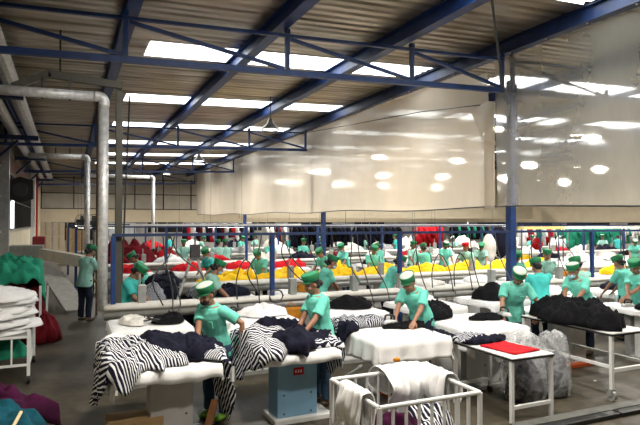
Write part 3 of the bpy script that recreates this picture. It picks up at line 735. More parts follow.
# bottom left cart with petrol and plum cloth
r = empty('cloth_bin', (-.72,4.95,0), 'low bin at the bottom left corner holding petrol and plum cloths', 'bin')
MB().box((-.6,-.45,.0),(.45,.5,.5)).build('body', GREYB, r, bev=.02)
pile('plum_cloth', (-.64,5.25,.5), .50, .36, .26, PURP, 'plum coloured cloth heaped behind the petrol one at bottom left', 'cloth', 141, (-.75,-.7,.5,.3))
pile('petrol_cloth', (-.62,4.75,.5), .46, .42, .30, TEALC, 'petrol blue cloth heaped at the bottom left corner', 'cloth', 143, (-.7,-.5,.4,.6))
o = MB().tube([atY(13,424,4.35)+V((0,0,-.02)), atY(21,412,4.5)], .012, 8).build('bamboo_stick', mat('bamboo', (.62,.5,.28), .6)); tag(o, 'short pale stick poking out of the petrol cloth', 'stick')
# boards
def board(name, a, b, w, t_, m_, label):
    o = MB().bar(a, b, w, t_).build(name, m_, bev=.01); tag(o, label, 'board'); return o
pz = lambda px, py, Y: atY(px, py, Y)
board('grey_board', pz(44,262,17.5), V((pz(78,304,14.5).x,14.5,.05)), .55, .06, GREYB, 'grey board sloping down to the floor at left of the aisle')
board('beige_board', pz(42,254,17.0), pz(83,261,16.4), .3, .30, mat('beige_board', (.50,.46,.38), .7), 'long beige board lying level above the sloping grey one')
q = pz(33,258,22); tag(MB().box((XL+.08,21,0),(q.x+.35,22.2,1.35)).build('grey_cabinet', mat('grey_green_paint', (.22,.23,.20), .6), bev=.02), 'grey-green cabinet against the left wall', 'cabinet')
q = pz(42,245,24); tag(MB().box((q.x-.3,23.4,0),(q.x+.12,24.2,1.6)).build('maroon_cabinet', mat('maroon_paint', (.22,.01,.015), .5), bev=.02), 'maroon cabinet between the grey one and the cartons', 'cabinet')
def carton(px0, px1, ytop, Y, z0, label, m_):
    a = atY(px0, ytop, Y); b = atY(px1, ytop, Y)
    r = empty('carton', ((a.x+b.x)/2,Y,z0), label, 'carton', 'cartons stacked near the end wall'); w = (b.x-a.x)/2-.01; h = max(.2, a.z-z0)-.01
    MB().box((-w,-.3,0),(w,.3,h)).build('box', m_, r, bev=.008)
    MB().box((-.04,-.305,h*.2),(.04,-.298,h)).build('tape', mat('parcel_tape', (.50,.40,.26), .4), r)
hh = [(0,.7),(.7,1.4),(1.4,2.1)]
cn = 0
for (x0, x1, tops, m_) in ((40,51.5,(.72,1.42,2.15),CARDL),(53,65,(.72,1.42,2.12),CARDL),(66,75.5,(.62,1.2,1.8),CARD),(77,86,(.6,1.15,1.72),CARD)):
    z0 = 0
    for t_ in tops:
        Y = 32; a = atY(x0, 230, Y); b = atY(x1, 230, Y)
        r = empty('carton', ((a.x+b.x)/2,Y,z0), '%s cardboard carton in the stacks at the far left, %s of the twelve' % ('pale' if m_ is CARDL else 'brown', ORD[cn]), 'carton', 'cartons stacked near the end wall')
        w = (b.x-a.x)/2-.015; h = t_-z0-.008
        MB().box((-w,-.3,0),(w,.3,h)).build('box', m_, r, bev=.008); MB().box((-.04,-.305,h*.1),(.04,-.298,h)).build('tape', mat('parcel_tape', (.50,.40,.26), .4), r)
        z0 = t_; cn += 1
for px, py, Y, d in ((94,223,18,'beside the silver exhaust pipe'),(82,221,24,'farther left near the cartons')):
    q = atY(px, py, Y); r = empty('pedestal_fan', (q.x,Y,0), 'black round pedestal fan standing '+d, 'fan')
    MB().lathe((0,0,0),[(.28,0),(.28,.03),(.05,.06)],16).build('base', BLK, r)
    MB().tube([(0,0,.05),(0,0,q.z-.05)], .02, 8).build('pole', BLK, r)
    g = MB()
    for k in range(14): a = 2*PI*k/14; g.tube([(0,-.14,q.z),(.2*math.cos(a),-.13,q.z+.2*math.sin(a)),(.26*math.cos(a),-.02,q.z+.26*math.sin(a))], .006, 5)
    g.tube([(.26*math.cos(a),-.02,q.z+.26*math.sin(a)) for a in [2*PI*k/20 for k in range(21)]], .01, 5)
    g.build('grille', BLK, r)
    MB().tube([(0,-.05,q.z),(0,.16,q.z)], .08, 12).build('motor', BLK, r)
    b = MB()
    for k in range(4):
        a = k*PI/2; M = Matrix.Translation((0,-.06,q.z)) @ Matrix.Rotation(a,4,'Y') @ Matrix.Rotation(.4,4,'X'); b.box((.03,-.004,-.07),(.22,.004,.07), M)
    b.build('blade', DGREY, r)
# ------------------------------------------------------------------ people
SKIN = mat('brown_skin', (.30,.145,.085), .5, var=.08, scale=20)
SKIN2 = mat('tan_skin', (.42,.22,.14), .5, var=.08, scale=20)
HAIR = mat('black_hair', (.008,.007,.007), .5)
EYE = mat('dark_eye', (.01,.008,.007), .25)
LIP = mat('lips', (.20,.07,.06), .5)
TEAL = mat('teal_shirt', (.16,.60,.49), .85, var=.1, scale=7)
TEAL2 = mat('bright_teal_shirt', (.07,.55,.52), .85, var=.1, scale=7)
TEAL3 = mat('pale_teal_shirt', (.32,.60,.52), .85, var=.1, scale=7)
GCAP = mat('green_cap', (.008,.20,.075), .7, var=.15, scale=12)
WCAP = mat('white_cap_top', (.55,.56,.52), .8)
CAPG = mat('green_cap_top', (.03,.26,.12), .8)
TRN = mat('navy_trousers', (.02,.028,.05), .85, var=.25, scale=9)
JEANS = mat('blue_jeans', (.035,.08,.15), .85, var=.25, scale=9)
SHOE = mat('brown_shoe', (.06,.035,.02), .6)
SHOEG = mat('lime_shoe', (.25,.55,.05), .6)
MASKB = mat('black_mask', (.02,.012,.014), .9)
MASKL = mat('light_blue_mask', (.35,.60,.70), .9)
def remesh(mb, vox, smooth=4):
    me = mb.mesh('tmp', SKIN); o = bpy.data.objects.new('tmp', me); COL.objects.link(o)
    md = o.modifiers.new('r', 'REMESH'); md.mode = 'VOXEL'; md.voxel_size = vox; md.use_smooth_shade = True
    ms = o.modifiers.new('s', 'SMOOTH'); ms.iterations = smooth; ms.factor = .5
    dg = bpy.context.evaluated_depsgraph_get(); r = bpy.data.meshes.new_from_object(o.evaluated_get(dg))
    bpy.data.objects.remove(o); return r
def ring(c, R3, ru, rv, n=20, sq=1.0):
    """ellipse ring, R3 columns: x axis, y axis"""
    out = []
    for k in range(n):
        a = 2*PI*k/n; ca, sa = math.cos(a), math.sin(a)
        out.append(c + R3 @ V((ru*math.copysign(abs(ca)**sq, ca), rv*math.copysign(abs(sa)**sq, sa), 0)))
    return out
def ik(s, t, a, b, pole):
    d = t-s; L = d.length
    if L > (a+b)*.995: t = s + d.normalized()*(a+b)*.995; d = t-s; L = d.length
    L = max(L, abs(a-b)+.03)
    x = (a*a-b*b+L*L)/(2*L); h = math.sqrt(max(0, a*a-x*x)); dn = d.normalized()
    p = pole - dn*pole.dot(dn); p.normalize()
    return s+dn*x+p*h, t
def hand(mb, w, dirv, palm_n, side, sc=1.0, curl=.5, fr=.0085):
    """palm + 5 separate fingers; dirv = pointing, palm_n = direction the palm faces, side = +1/-1 thumb side"""
    d = dirv.normalized(); n = (palm_n - d*palm_n.dot(d)).normalized(); t = d.cross(n)*side
    M = Matrix((t, n, d)).transposed()
    def R(z, ru, rv): return [w + M @ V((ru*math.cos(a), rv*math.sin(a), z)) for a in [2*PI*k/12 for k in range(12)]]
    mb.rings([R(-.03,.022,.02), R(0,.025,.019), R(.03,.036,.017), R(.06,.041,.015), R(.088,.038,.012)])
    for i, (off, l) in enumerate(((-.030,.062),(-.010,.072),(.010,.078),(.030,.070))):
        b = V((off, 0, .075)); c = curl*(1+.12*i)
        p1 = b+V((off*.10, math.sin(c*.5)*l*.45, math.cos(c*.5)*l*.5)); p2 = p1+V((0, math.sin(c*1.3)*l*.3, math.cos(c*1.3)*l*.32)); p3 = p2+V((0, math.sin(c*2)*l*.22, math.cos(c*2)*l*.22))
        mb.tube([w+M@b, w+M@p1, w+M@p2, w+M@p3], [fr*1.1, fr*1.05, fr, fr*.85], 8)
    b = V((.030,.0,.02)); mb.tube([w+M@b, w+M@V((.052,.012,.045)), w+M@V((.058,.024,.07)), w+M@V((.05,.035,.092))], [fr*1.5, fr*1.3, fr*1.15, fr*.9], 8)
def make_person(lean=.2, hp=.5, hy=0., hr=0., hL=(.16,-.38,.86), hR=(-.16,-.38,.86), twist=0., vox=.013, shirt=TEAL, skin=SKIN, capm=(GCAP, WCAP), trous=TRN, shoe=SHOE, mask=None, seed=0, poleL=None, poleR=None, sidelean=0., bend=0., curl=.6, hairbun=True, feetx=.11, stagger=.0, sc=1.0):
    """returns list of (name, mesh, sub) in local space facing -Y, feet at z=0"""
    hip = V((0,0,.86)); 
    Ml = Matrix.Rotation(-lean,3,'X'); Ms = Matrix.Rotation(sidelean,3,'Y'); Mt = Matrix.Rotation(twist,3,'Z')
    # forward lean: rotate so that +Z tips toward -Y
    B0 = Ms @ Matrix.Rotation(lean*.5,3,'X'); B1 = Ms @ Matrix.Rotation(lean,3,'X') @ Mt; B2 = Ms @ Matrix.Rotation(lean*1.15,3,'X') @ Mt
    def spine(z):         # position along the curved spine
        if z <= .1: return hip + B0 @ V((0,0,z))
        return hip + B0 @ V((0,0,.1)) + B1 @ V((0,0,z-.1))
    def torso(mb, g=0., top=True, lo=-.08):
        rr = [(-.10,.135,.105),(-.02,.162,.118),(.06,.152,.108),(.15,.128,.095),(.26,.142,.105),(.36,.158,.112),(.43,.160,.100),(.475,.115,.075),(.50,.06,.055)]
        R = []
        for z, a, b in rr:
            if z < lo: continue
            if not top and z > .48: continue
            R.append(ring(spine(z)+ (B1 @ V((0,-.01*(z > .2),0))), B0 if z <= .1 else B1, a+g, b+g))
        mb.rings(R)
    sh = {}; 
    for s in (1,-1): sh[s] = spine(.425) + B1 @ V((s*.165,0,0))
    tg = {1: V(hL), -1: V(hR)}; el = {}; wr = {}
    for s in (1,-1):
        pole = (poleL if s > 0 else poleR) or (s*.75,.35,-.6)
        el[s], wr[s] = ik(sh[s], tg[s], .265, .24, V(pole))
    neck = spine(.47); HD = Matrix.Rotation(hy,3,'Z') @ Matrix.Rotation(hr,3,'Y') @ Matrix.Rotation(hp,3,'X')
    hc = neck + B2 @ V((0,-.01,.05)) + HD @ V((0,-.012,.115))
    def P(x, y, z): return hc + HD @ V((x,y,z))
    # legs
    def legpts(s):
        h = hip + V((s*.085,0,-.04)); ft = V((s*feetx, s*stagger, .07)); kn = (h+ft)*.5 + V((s*.01,-.03,.03))
        return h, kn, ft
    # ---- body
    mb = MB(); torso(mb)
    mb.tube([spine(.44), neck, hc+HD@V((0,.02,-.06))], [.062,.052,.05], 12)
    for s in (1,-1):
        mb.tube([spine(.40)+B1@V((s*.09,0,0)), sh[s], sh[s]+(el[s]-sh[s])*.35, el[s], el[s]+(wr[s]-el[s])*.3, wr[s]], [.06,.052,.043,.036,.036,.024], 12)
        d = (wr[s]-el[s]).normalized(); d = (d + V((0,-.15,-.25))).normalized()
        hand(mb, wr[s], d, V((-s*.25,.2,-1)), s, curl=curl, fr=.0085 if vox < .01 else .011)
        h, k, f = legpts(s); mb.tube([h+V((0,0,.05)), (h+k)*.5, k, (k+f)*.5+V((0,.01,.05)), f], [.088,.075,.055,.05,.036], 12)
        mb.ell(f+V((0,-.05,-.035)), (.04,.11,.032), 12, 8)
    # head
    mb.ell(P(0,.012,.02), (.074,.09,.088), 18, 12, HD); mb.ell(P(0,-.02,-.03), (.058,.068,.08), 16, 10, HD); mb.ell(P(0,-.05,-.078), (.03,.028,.026), 10, 8, HD)
    mb.tube([P(0,-.082,.022), P(0,-.103,-.012), P(0,-.093,-.026)], [.009,.015,.010], 8)
    for s in (1,-1):
        mb.ell(P(s*.076,.012,-.008), (.010,.02,.032), 8, 8, HD); mb.ell(P(s*.04,-.062,-.02), (.026,.022,.022), 8, 6, HD)
    mb.ell(P(0,-.086,-.052), (.024,.010,.009), 8, 6, HD)
    body = remesh(mb, vox, 2)
    for m_ in (skin, EYE, LIP): pass
    body.materials.clear(); [body.materials.append(x) for x in (skin, EYE, LIP)]
    Hi = HD.inverted()
    for p in body.polygons:
        q = Hi @ (V(p.center)-hc); p.material_index = 0
        if q.y < -.055 and abs(abs(q.x)-.032) < .015 and abs(q.z-.012) < .008: p.material_index = 1
        if q.y < -.08 and abs(q.x) < .024 and abs(q.z+.052) < .008: p.material_index = 2
    out = [('body', body, None)]
    def wr_disp(me, amp, fq):
        nn = [v.normal.copy() for v in me.vertices]; cc = [v.co.copy() for v in me.vertices]; fl = []
        for c_, q_ in zip(cc, nn):
            fl += list(c_ + q_*(amp*noise.noise(V((c_.x*fq+seed, c_.y*fq, c_.z*fq*.7)))))
        me.vertices.foreach_set('co', fl); me.update()
    vs_ = max(vox, .010)
    # shirt
    mb = MB(); torso(mb, .022, top=False, lo=-.03)
    R = [ring(spine(z), B0, a, b) for z, a, b in ((-.13,.185,.145),(-.05,.188,.145),(.03,.18,.135))]; mb.rings(R)
    for s in (1,-1):
        a = sh[s]; b = a+(el[s]-a)*.78
        mb.tube([spine(.40)+B1@V((s*.08,0,.0)), a+B1@V((0,0,.004)), a+(b-a)*.5, b], [.075,.073,.068,.070], 14)
    mb.tube([spine(.40), spine(.44), spine(.475), spine(.50)], [.12,.115,.092,.072], 16)
    me = remesh(mb, vs_, 2); wr_disp(me, .012, 9); wr_disp(me, .005, 24); me.materials.clear(); me.materials.append(shirt); out.append(('shirt', me, 'body'))
    # placket, collar as part of the shirt: pocket
    # trousers
    mb = MB(); mb.rings([ring(spine(z)+V((0,0,0)), B0, a, b) for z, a, b in ((-.12,.15,.115),(-.03,.172,.128),(.06,.160,.118))])
    for s in (1,-1):
        h, k, f = legpts(s); mb.tube([h+V((0,0,.05)), (h+k)*.5, k, (k+f)*.5+V((0,.01,.03)), f+V((0,0,.015))], [.102,.09,.072,.066,.060], 14)
    me = remesh(mb, vs_*1.1, 2); wr_disp(me, .012, 10); me.materials.clear(); me.materials.append(trous); out.append(('trousers', me, 'body'))
    for s in (1,-1):
        h, k, f = legpts(s); mb = MB(); mb.ell(f+V((0,-.05,-.03)), (.05,.13,.04), 14, 8)
        out.append(('shoe', mb.mesh('shoe', shoe, True), 'body'))
    # hair
    mb = MB(); mb.ell(P(0,.040,.022), (.083,.078,.088), 18, 12, HD)
    if hairbun: mb.ell(P(0,.115,-.035), (.042,.038,.042), 12, 8, HD)
    mb.ell(P(0,.06,-.04), (.06,.045,.05), 12, 8, HD)
    out.append(('hair', mb.mesh('hair', HAIR, True), 'body'))
    # cap: flared band and flat soft top
    T_ = HD @ Matrix.Rotation(-.12,3,'X')
    def cr(z, r, rv=None): return [hc + HD@V((0,.020,.042)) + T_ @ V((r*math.cos(a), (rv or r*1.12)*math.sin(a), z)) for a in [2*PI*k/24 for k in range(24)]]
    mb = MB(); mb.rings([cr(0,.084), cr(.004,.092), cr(.045,.099), cr(.09,.107), cr(.096,.101), cr(.075,.094)], True)
    out.append(('cap', mb.mesh('cap', capm[0], True), 'body'))
    mb = MB(); mb.rings([cr(.066,.094), cr(.080,.098), cr(.092,.085), cr(.098,.05), cr(.100,.01)], True)
    out.append(('cap_top', mb.mesh('cap_top', capm[1], True), 'cap'))
    mb = MB(); mb.rings([[hc + HD@V((0,.020,.042)) + T_ @ V(((r+.001)*math.cos(a), (r+.001)*1.12*math.sin(a)-.0, z)) for a in [2*PI*k/24 for k in range(24)]] for r, z in ((.091,.0),(.096,.012))])
    # visor
    vb = [hc + HD@V((0,.020,.042)) + T_ @ V((.088*math.cos(a), .1*math.sin(a), .006)) for a in [PI+.5+(PI-1.0)*k/12 for k in range(13)]]
    vf = [hc + HD@V((0,.020,.042)) + T_ @ V((.095*math.cos(a), .125*math.sin(a), -.004)) for a in [PI+.5+(PI-1.0)*k/12 for k in range(13)]]
    mb = MB(); n_ = 13; vs2 = vb+vf+[p+T_@V((0,0,.006)) for p in vb]+[p+T_@V((0,0,.006)) for p in vf]; fs = []
    for i in range(12):
        fs += [(i,i+1,n_+i+1,n_+i),(2*n_+i,3*n_+i,3*n_+i+1,2*n_+i+1),(n_+i,n_+i+1,3*n_+i+1,3*n_+i)]
    mb.add(vs2, fs); out.append(('visor', mb.mesh('visor', capm[0], True), 'cap'))
    if mask:
        mb = MB(); mb.ell(P(0,-.058,-.048), (.060,.052,.046), 16, 10, HD); out.append(('face_mask', mb.mesh('face_mask', mask, True), 'body'))
    # collar and pocket as shirt sub parts
    mb = MB(); mb.rings([[spine(z)+B1@V((r*math.cos(a), r*.9*math.sin(a)-.005, 0)) for a in [2*PI*k/18 for k in range(18)]] for z, r in ((.47,.085),(.505,.07),(.50,.082),(.465,.098))])
    out.append(('collar', mb.mesh('collar', shirt, True), 'shirt'))
    mb = MB(); b_ = spine(.30)+B1@V((.07,-.137,0)); M4 = B1.to_4x4(); M4.translation = b_; mb.box((-.035,-.006,-.04),(.035,.006,.04), M4)
    out.append(('pocket', mb.mesh('pocket', shirt), 'shirt'))
    return out, hc
def place_person(parts, x, y, face, label, group=None, scale=.96, capm=None, shirt=None, z=0):
    """face = world direction (dx,dy) the person looks at"""
    r = empty('person', (x,y,z), label, 'person', group, math.atan2(face[0], -face[1])); r.scale = (scale,)*3
    made = {}
    for n_, me, par in parts:
        if par is None or par in ('body',): p = r
        else: p = made[par]
        if (capm and n_ in ('cap','visor')) : me = variant(me, capm[0])
        elif capm and n_ == 'cap_top': me = variant(me, capm[1])
        elif shirt and n_ in ('shirt','collar','pocket'): me = variant(me, shirt)
        o = bpy.data.objects.new(n_, me); COL.objects.link(o); o.parent = p; made[n_] = o
    return r
VAR = {}
def variant(me, m_):
    k = (me.name, m_.name)
    if k not in VAR:
        c = me.copy(); c.materials.clear(); c.materials.append(m_); VAR[k] = c
    return VAR[k]
def loc(x, y, face, wpt):        # world point -> person local
    a = math.atan2(face[0], -face[1]); return Matrix.Rotation(-a,3,'Z') @ (V(wpt)-V((x,y,0)))
def custom(x, y, face, wL, wR, label, scale=1., **k):
    f = V((face[0],face[1],0)).normalized(); 
    pr, hc = make_person(hL=tuple(loc(x,y,f,wL)/scale), hR=tuple(loc(x,y,f,wR)/scale), vox=.0085, **k)
    w = Matrix.Rotation(math.atan2(f[0],-f[1]),3,'Z') @ (hc*scale) + V((x,y,0)); q = w-CP
    print('PERSON head px', round(320+F*q.dot(RT)/q.dot(FW),1), round(212.5-F*q.dot(UP)/q.dot(FW),1), label[:40])
    return place_person(pr, x, y, f, label, None, scale)
GW = (GCAP, WCAP); GG = (GCAP, CAPG)
# near row
custom(1.50,6.12,(-.85,-.6,0), (1.70,5.85,.84),(1.22,5.80,.93), 'person in teal polo, black face mask and white-topped green cap, standing at the left table', lean=.22, hp=.5, capm=GW, mask=MASKB, trous=JEANS, shoe=SHOEG, seed=1, scale=.93)
custom(2.76,6.08,(-1,-.06,0), (2.36,5.78,.86),(2.40,6.02,.86), 'person in teal polo and green cap in profile, pressing at the blue-pedestal table', lean=.17, hp=.42, capm=GG, trous=JEANS, seed=2, scale=.96)
custom(4.45,6.50,(-.95,-.5,0), (3.98,6.0,.845),(3.84,6.22,.845), 'person bending low over the plain white table, white-topped green cap tipped down', lean=.62, hp=.65, capm=GW, seed=3, stagger=.05, scale=.97)
custom(6.02,6.42,(-.45,-.9,0), (6.04,6.0,.83),(5.55,6.12,.86), 'person in teal polo facing the camera, pressing with an iron right of the black heap', lean=.42, hp=.75, capm=GW, seed=4, poleL=(1,.2,-.4), scale=.96)
custom(7.72,6.62,(-1,-.2,0), (7.15,6.3,.92),(7.15,6.5,.92), 'person in teal polo leaning left behind the big black garment, white-topped cap', lean=.6, hp=.4, capm=GW, seed=5, mask=MASKL, scale=.97)
custom(8.75,6.35,(-1,-.2,0), (8.22,6.35,.86),(8.15,6.15,.88), 'person at the right picture edge reaching left with an iron', lean=.35, hp=.5, capm=GG, seed=6, scale=.97)
custom(4.2,9.35,(1,-.2,0), (4.65,9.6,.9),(4.6,9.4,.9), 'person behind the worker in profile, leaning right beyond the pipe, dark trousers', lean=.35, hp=.5, capm=GG, seed=7, mask=MASKL, scale=.97)
custom(5.6,9.35,(1,-.15,0), (6.05,9.6,.9),(6.0,9.4,.9), 'person leaning right behind the blue post, seen beyond the bending worker', lean=.5, hp=.55, capm=GG, seed=8, scale=.97)

# shared poses for the rows behind
PA, _ = make_person(lean=.15, hp=.55, seed=11)
PB, _ = make_person(lean=.38, hp=.75, hL=(.12,-.45,.86), hR=(-.2,-.42,.84), seed=12, shirt=TEAL)
PC, _ = make_person(lean=.05, hp=.25, hL=(.2,-.3,.95), hR=(-.18,-.34,.9), seed=13, shirt=TEAL3)
PD, _ = make_person(lean=.28, hp=.6, hy=.4, hL=(.25,-.4,.88), hR=(-.05,-.45,.86), seed=14, mask=MASKL)
def pp_(px, hy, d, pose, face, label, capm=GG, shirt=None, scale=.95):
    """px = picture column, hy = head row, d = distance from the camera plane"""
    r = ray(px, hy); y = r.y*d
    if r.x*d > .7: y = min((min(max(y, a), b) for a, b in ((6.98,7.05),(9.2,9.35),(13.1,14.9),(18.95,20.4),(21.2,21.6),(23.4,24.8),(25.6,26.1),(27.95,29.3))), key=lambda q: abs(q-y))
    x = r.x*y/r.y
    return place_person(pose, x, y, V((face[0],face[1],0)), label, None, scale, capm, shirt)
pp_(85,252,12.2,PA,(.75,.65), 'person in pale teal standing in the left aisle, seen from behind', GW, TEAL3, 1.02)
pp_(145,262,11.8,PB,(-1,.1), 'person in teal leaning left beyond the grey duct, dark trousers', GW)
pp_(123,278,9.6,PB,(1,-.5), 'person crouched over a table behind the blue frame post at left', GG, TEAL2)
pp_(206,272,9.6,PD,(1,-.3), 'person in pale teal right behind the masked worker at the left table', GW, TEAL3)
pp_(212,256,13.8,PD,(-1,-.35), 'person with light blue mask at the red garments, left of centre', GG, TEAL2)
pp_(184,246,19.5,PC,(-.3,-1), 'small distant person facing the camera above the red garments', GG)
pp_(218,244,18.6,PC,(.2,1), 'distant person seen from behind, left one of a pair in pale teal', GG, TEAL3)
pp_(226,245,19.2,PA,(.1,1), 'distant person seen from behind, right one of a pair in pale teal', GG, TEAL3)
pp_(262,256,13.4,PB,(-.7,-.8), 'person in teal at the left end of the yellow garments', GG)
pp_(269,246,19,PA,(.2,-1), 'distant person beyond the left end of the yellow garments', GG)
pp_(303,243,18.5,PC,(0,-1), 'person facing the camera in front of the hanging navy clothes', GG, TEAL)
pp_(327,255,13.6,PB,(-1,-.4), 'person leaning left at the yellow garments, second from the left end', GG)
pp_(372,254,13.2,PA,(-.1,-1), 'person facing the camera behind the yellow garments near centre', GG)
pp_(346,245,18.2,PD,(-1,-.2), 'distant person in profile left of the central hoses', GG)
pp_(381,246,18.6,PA,(-1,.1), 'distant person in profile right of the central hoses', GW)
pp_(412,246,18.2,PC,(.1,-1), 'distant person facing the camera beside the blue post, in front of the red clothes', GG)
pp_(425,256,13.6,PA,(.3,1), 'person seen from behind in the loop of a hose beyond the blue post', GG)
pp_(444,247,18.9,PA,(-.2,-1), 'distant person right of the hanging red clothes', GW)
pp_(467,255,14.2,PC,(-1,-.3), 'person in teal behind the right part of the yellow garments', (RED, RED))
pp_(480,250,18,PB,(-.6,-1), 'distant person in pale teal beside the hanging white sheet', GG, TEAL3)
pp_(514,254,14.5,PA,(-.4,-1), 'person half hidden behind the tall blue column', GG)
pp_(546,253,14.6,PC,(-.5,-1), 'person in teal under a red garment right of the tall column', GG)
pp_(541,269,9.8,PA,(.25,1), 'person in bright teal seen from behind, right of the facing worker', GG, TEAL2)
pp_(582,263,10.8,PA,(.1,1), 'person in pale teal seen from behind left of the slim blue post', GW, TEAL3)
pp_(626,264,11.2,PA,(-.1,1), 'person in teal seen from behind near the right picture edge', GG)
# far small workers
far = [(240,241,25),(256,240,27),(288,240,26),(321,241,26),(363,240,27),(396,241,27),(432,240,28),(457,240,26),(494,241,25),(532,239,26),(556,240,33),(568,238,27),(590,240,29),(603,241,24),(618,239,28),(634,242,23),(200,240,25),(170,240,27)]
for i, (px, hy, d) in enumerate(far):
    pp_(px, hy, d, (PA,PC,PD,PB)[i % 4], ((-1)**i, -1+(i % 3)*.8), 'tiny green-capped person deep in the hall, %s from the left of the farthest workers' % ORD[sorted([f[0] for f in far]).index(px)], (GG,GW)[i % 2], (TEAL,TEAL3,TEAL2)[i % 3])
# ------------------------------------------------------------------ the work lines behind
def frame(Y, xs, zb_, label, xe, extra=0):
    r = empty('utility_frame', (xs[0],Y,0), label, 'frame')
    x0 = xs[0]
    MB().box((-.02,-.025,zb_-.045),(xe-x0,.025,zb_)).build('top_bar', BLUED, r)
    for x in xs:
        MB().box((x-x0-.035,-.035,0),(x-x0+.035,.035,zb_-.045)).build('post', BLUE, r, bev=.006)
    return r
s_ = 2.44
frame(8.67, [.60+s_*k for k in range(6) if k != 3], 1.98, 'blue utility frame of posts and long top bar over the nearest pipe', 13.2)
frame(16.9, [.2+s_*k for k in range(10)], 2.03, 'second blue utility frame farther back', 22.8)
frame(25.2, [0+s_*1.25*k for k in range(10)], 2.06, 'third blue utility frame deep in the hall', 30)
def vacpipe(Y, x0, x1, label, boxes):
    r = empty('suction_pipe', (x0,Y,.80), label, 'pipe')
    MB().tube([(0,0,0),(x1-x0,0,0)], .07, 14).build('pipe', GREYM, r, smooth=True)
    mb = MB(); n = int((x1-x0)/.3); R = []
    for i in range(n+1):
        x = (x1-x0)*i/n; R.append([V((x, .02+(.12+.015*noise.noise(V((x*2,Y,1))))*math.cos(a), .105+(.058+.015*noise.noise(V((x*2,Y,4))))*math.sin(a))) for a in [2*PI*k/12 for k in range(12)]])
    mb.rings(R).build('cloth_wrap', OFFW, r, smooth=True)
    for x in boxes:
        b = MB().box((x-x0-.06,-.05,.15),(x-x0+.06,.07,.42)).build('valve_box', GREYM, r, bev=.01)
        MB().tube([(x-x0-.03,0,.42),(x-x0-.03,0,.58)], .015, 8).build('nozzle', GREYM, b)
    k = 0; x = x0+.3
    while x < x1: MB().bar((x-x0,0,-.80),(x-x0,0,-.05),.05).build('stand', GREYM, r); x += 2.44
    return r
vacpipe(8.67, .48, 13.2, 'long foil and cloth wrapped suction pipe under the nearest blue frame', [1.0,3.4,4.55,5.5,7.6,9.4,11.2])
vacpipe(11.08, 2.0, 15.5, 'white cloth-wrapped pipe just in front of the yellow garments', [4.3,6.5,9.1,11.6])
vacpipe(16.9, .3, 22.8, 'cloth wrapped suction pipe under the second blue frame', [2+2*k for k in range(10)])
vacpipe(20.8, .3, 25, 'pale pipe running between the second and third blue frames', [3+3*k for k in range(7)])
vacpipe(25.2, .3, 30, 'farthest pale suction pipe under the third blue frame', [3+4*k for k in range(6)])
TAB = {}
def simple_table(kind, w=1.0, l=.96, topm=WHITEC, pedm=WHITEM):
    r = empty('ironing_table', (0,0,0), 'x y z w', 'ironing table')
    MB().box((-w/2,-l/2,.735),(w/2,l/2,.78)).build('tabletop', WHITEM, r)
    MB().box((-.2,-.15,.05),(.2,.15,.735)).build('pedestal', pedm, r)
    MB().box((-.26,-.22,0),(.3,.22,.05)).build('foot', GREYM, r)
    for sx in (-1,1): MB().bar((sx*(w/2-.06),-l/2+.06,0),(sx*(w/2-.06),-l/2+.06,.735),.035).build('leg', WHITEM, r)
    return r
def cover_mesh(w, l, ov, m_, seed, n=18): return drape_mb(w, l, ov, seed=seed, n=n).mesh('table_cloth', m_, True)
CVW = [cover_mesh(1.0,.96,(.10,.10,.14,.06),WHITEC,s) for s in (1,2)]
PEDB = mat('slate_blue_panel', (.10,.17,.22), .5)
protoW = simple_table('w'); protoB = simple_table('b', pedm=PEDB)
used = set()
PILES = {}
def pmesh(mn, rx, ry, h, seed, rect=True, **k):
    key = (mn, round(rx,2), round(h,2), seed)
    if key not in PILES: PILES[key] = pile_mb(rx, ry, h, seed, (-.52,-.57,.52,.57) if rect else None, 16, **k).mesh('garment', MATS[mn], True)
    return PILES[key]
NM = {'yellow_cloth':'yellow','navy_cloth':'navy','black_cloth':'black','red_cloth':'red','maroon_cloth':'maroon','white_cloth':'white','striped_jersey':'striped','fine_striped_jersey':'fine striped','ochre_cloth':'ochre','off_white_cloth':'off-white'}
def row(Y, x0, n, dx, rowname, spec, blue=(), edge=1., skip=()):
    for i in range(n):
        if i in skip: continue
        x = x0+dx*i; pr = protoB if i in blue else protoW
        t = pr if pr.name not in used else copy_tree(pr)
        used.add(pr.name); used.add(t.name)
        t.location = (x,Y,0); t['label'] = 'ironing table %s, %s from the left' % (rowname, ORD[i]); t['group'] = 'ironing tables '+rowname
        c = bpy.data.objects.new('table_cloth', CVW[i % 2]); COL.objects.link(c); c.location = (x,Y,.784)
        tag(c, 'white cloth on the %s table %s' % (ORD[i], rowname), 'cloth', 'table cloths '+rowname)
        for j, (mn, ox, oy, rx, ry, h) in enumerate(spec(i)):
            me = pmesh(mn, rx, ry, h, (i*3+j) % 5)
            o = bpy.data.objects.new(NM[mn].replace(' ','_').replace('-','_')+'_garment', me); COL.objects.link(o); o.location = (x+ox,Y+oy,.80)
            tag(o, '%s garment on the %s table %s%s' % (NM[mn], ORD[i], rowname, ', the farther one' if j else ''), 'garment', NM[mn]+' garments '+rowname)
random.seed(5)
def sB(i): return {0:[('black_cloth',.25,-.1,.22,.18,.1),('off_white_cloth',-.2,.1,.2,.3,.06)],1:[('white_cloth',.1,0,.35,.3,.12)],2:[('black_cloth',.15,.15,.4,.3,.16)],4:[('black_cloth',-.05,.0,.42,.28,.24)],5:[('white_cloth',0,.1,.4,.3,.1)],6:[('navy_cloth',.2,.1,.3,.2,.12)]}.get(i, [('white_cloth',0,.2,.3,.25,.08)])
row(7.83, 1.0, 9, 1.48, 'in front of the nearest pipe', sB)
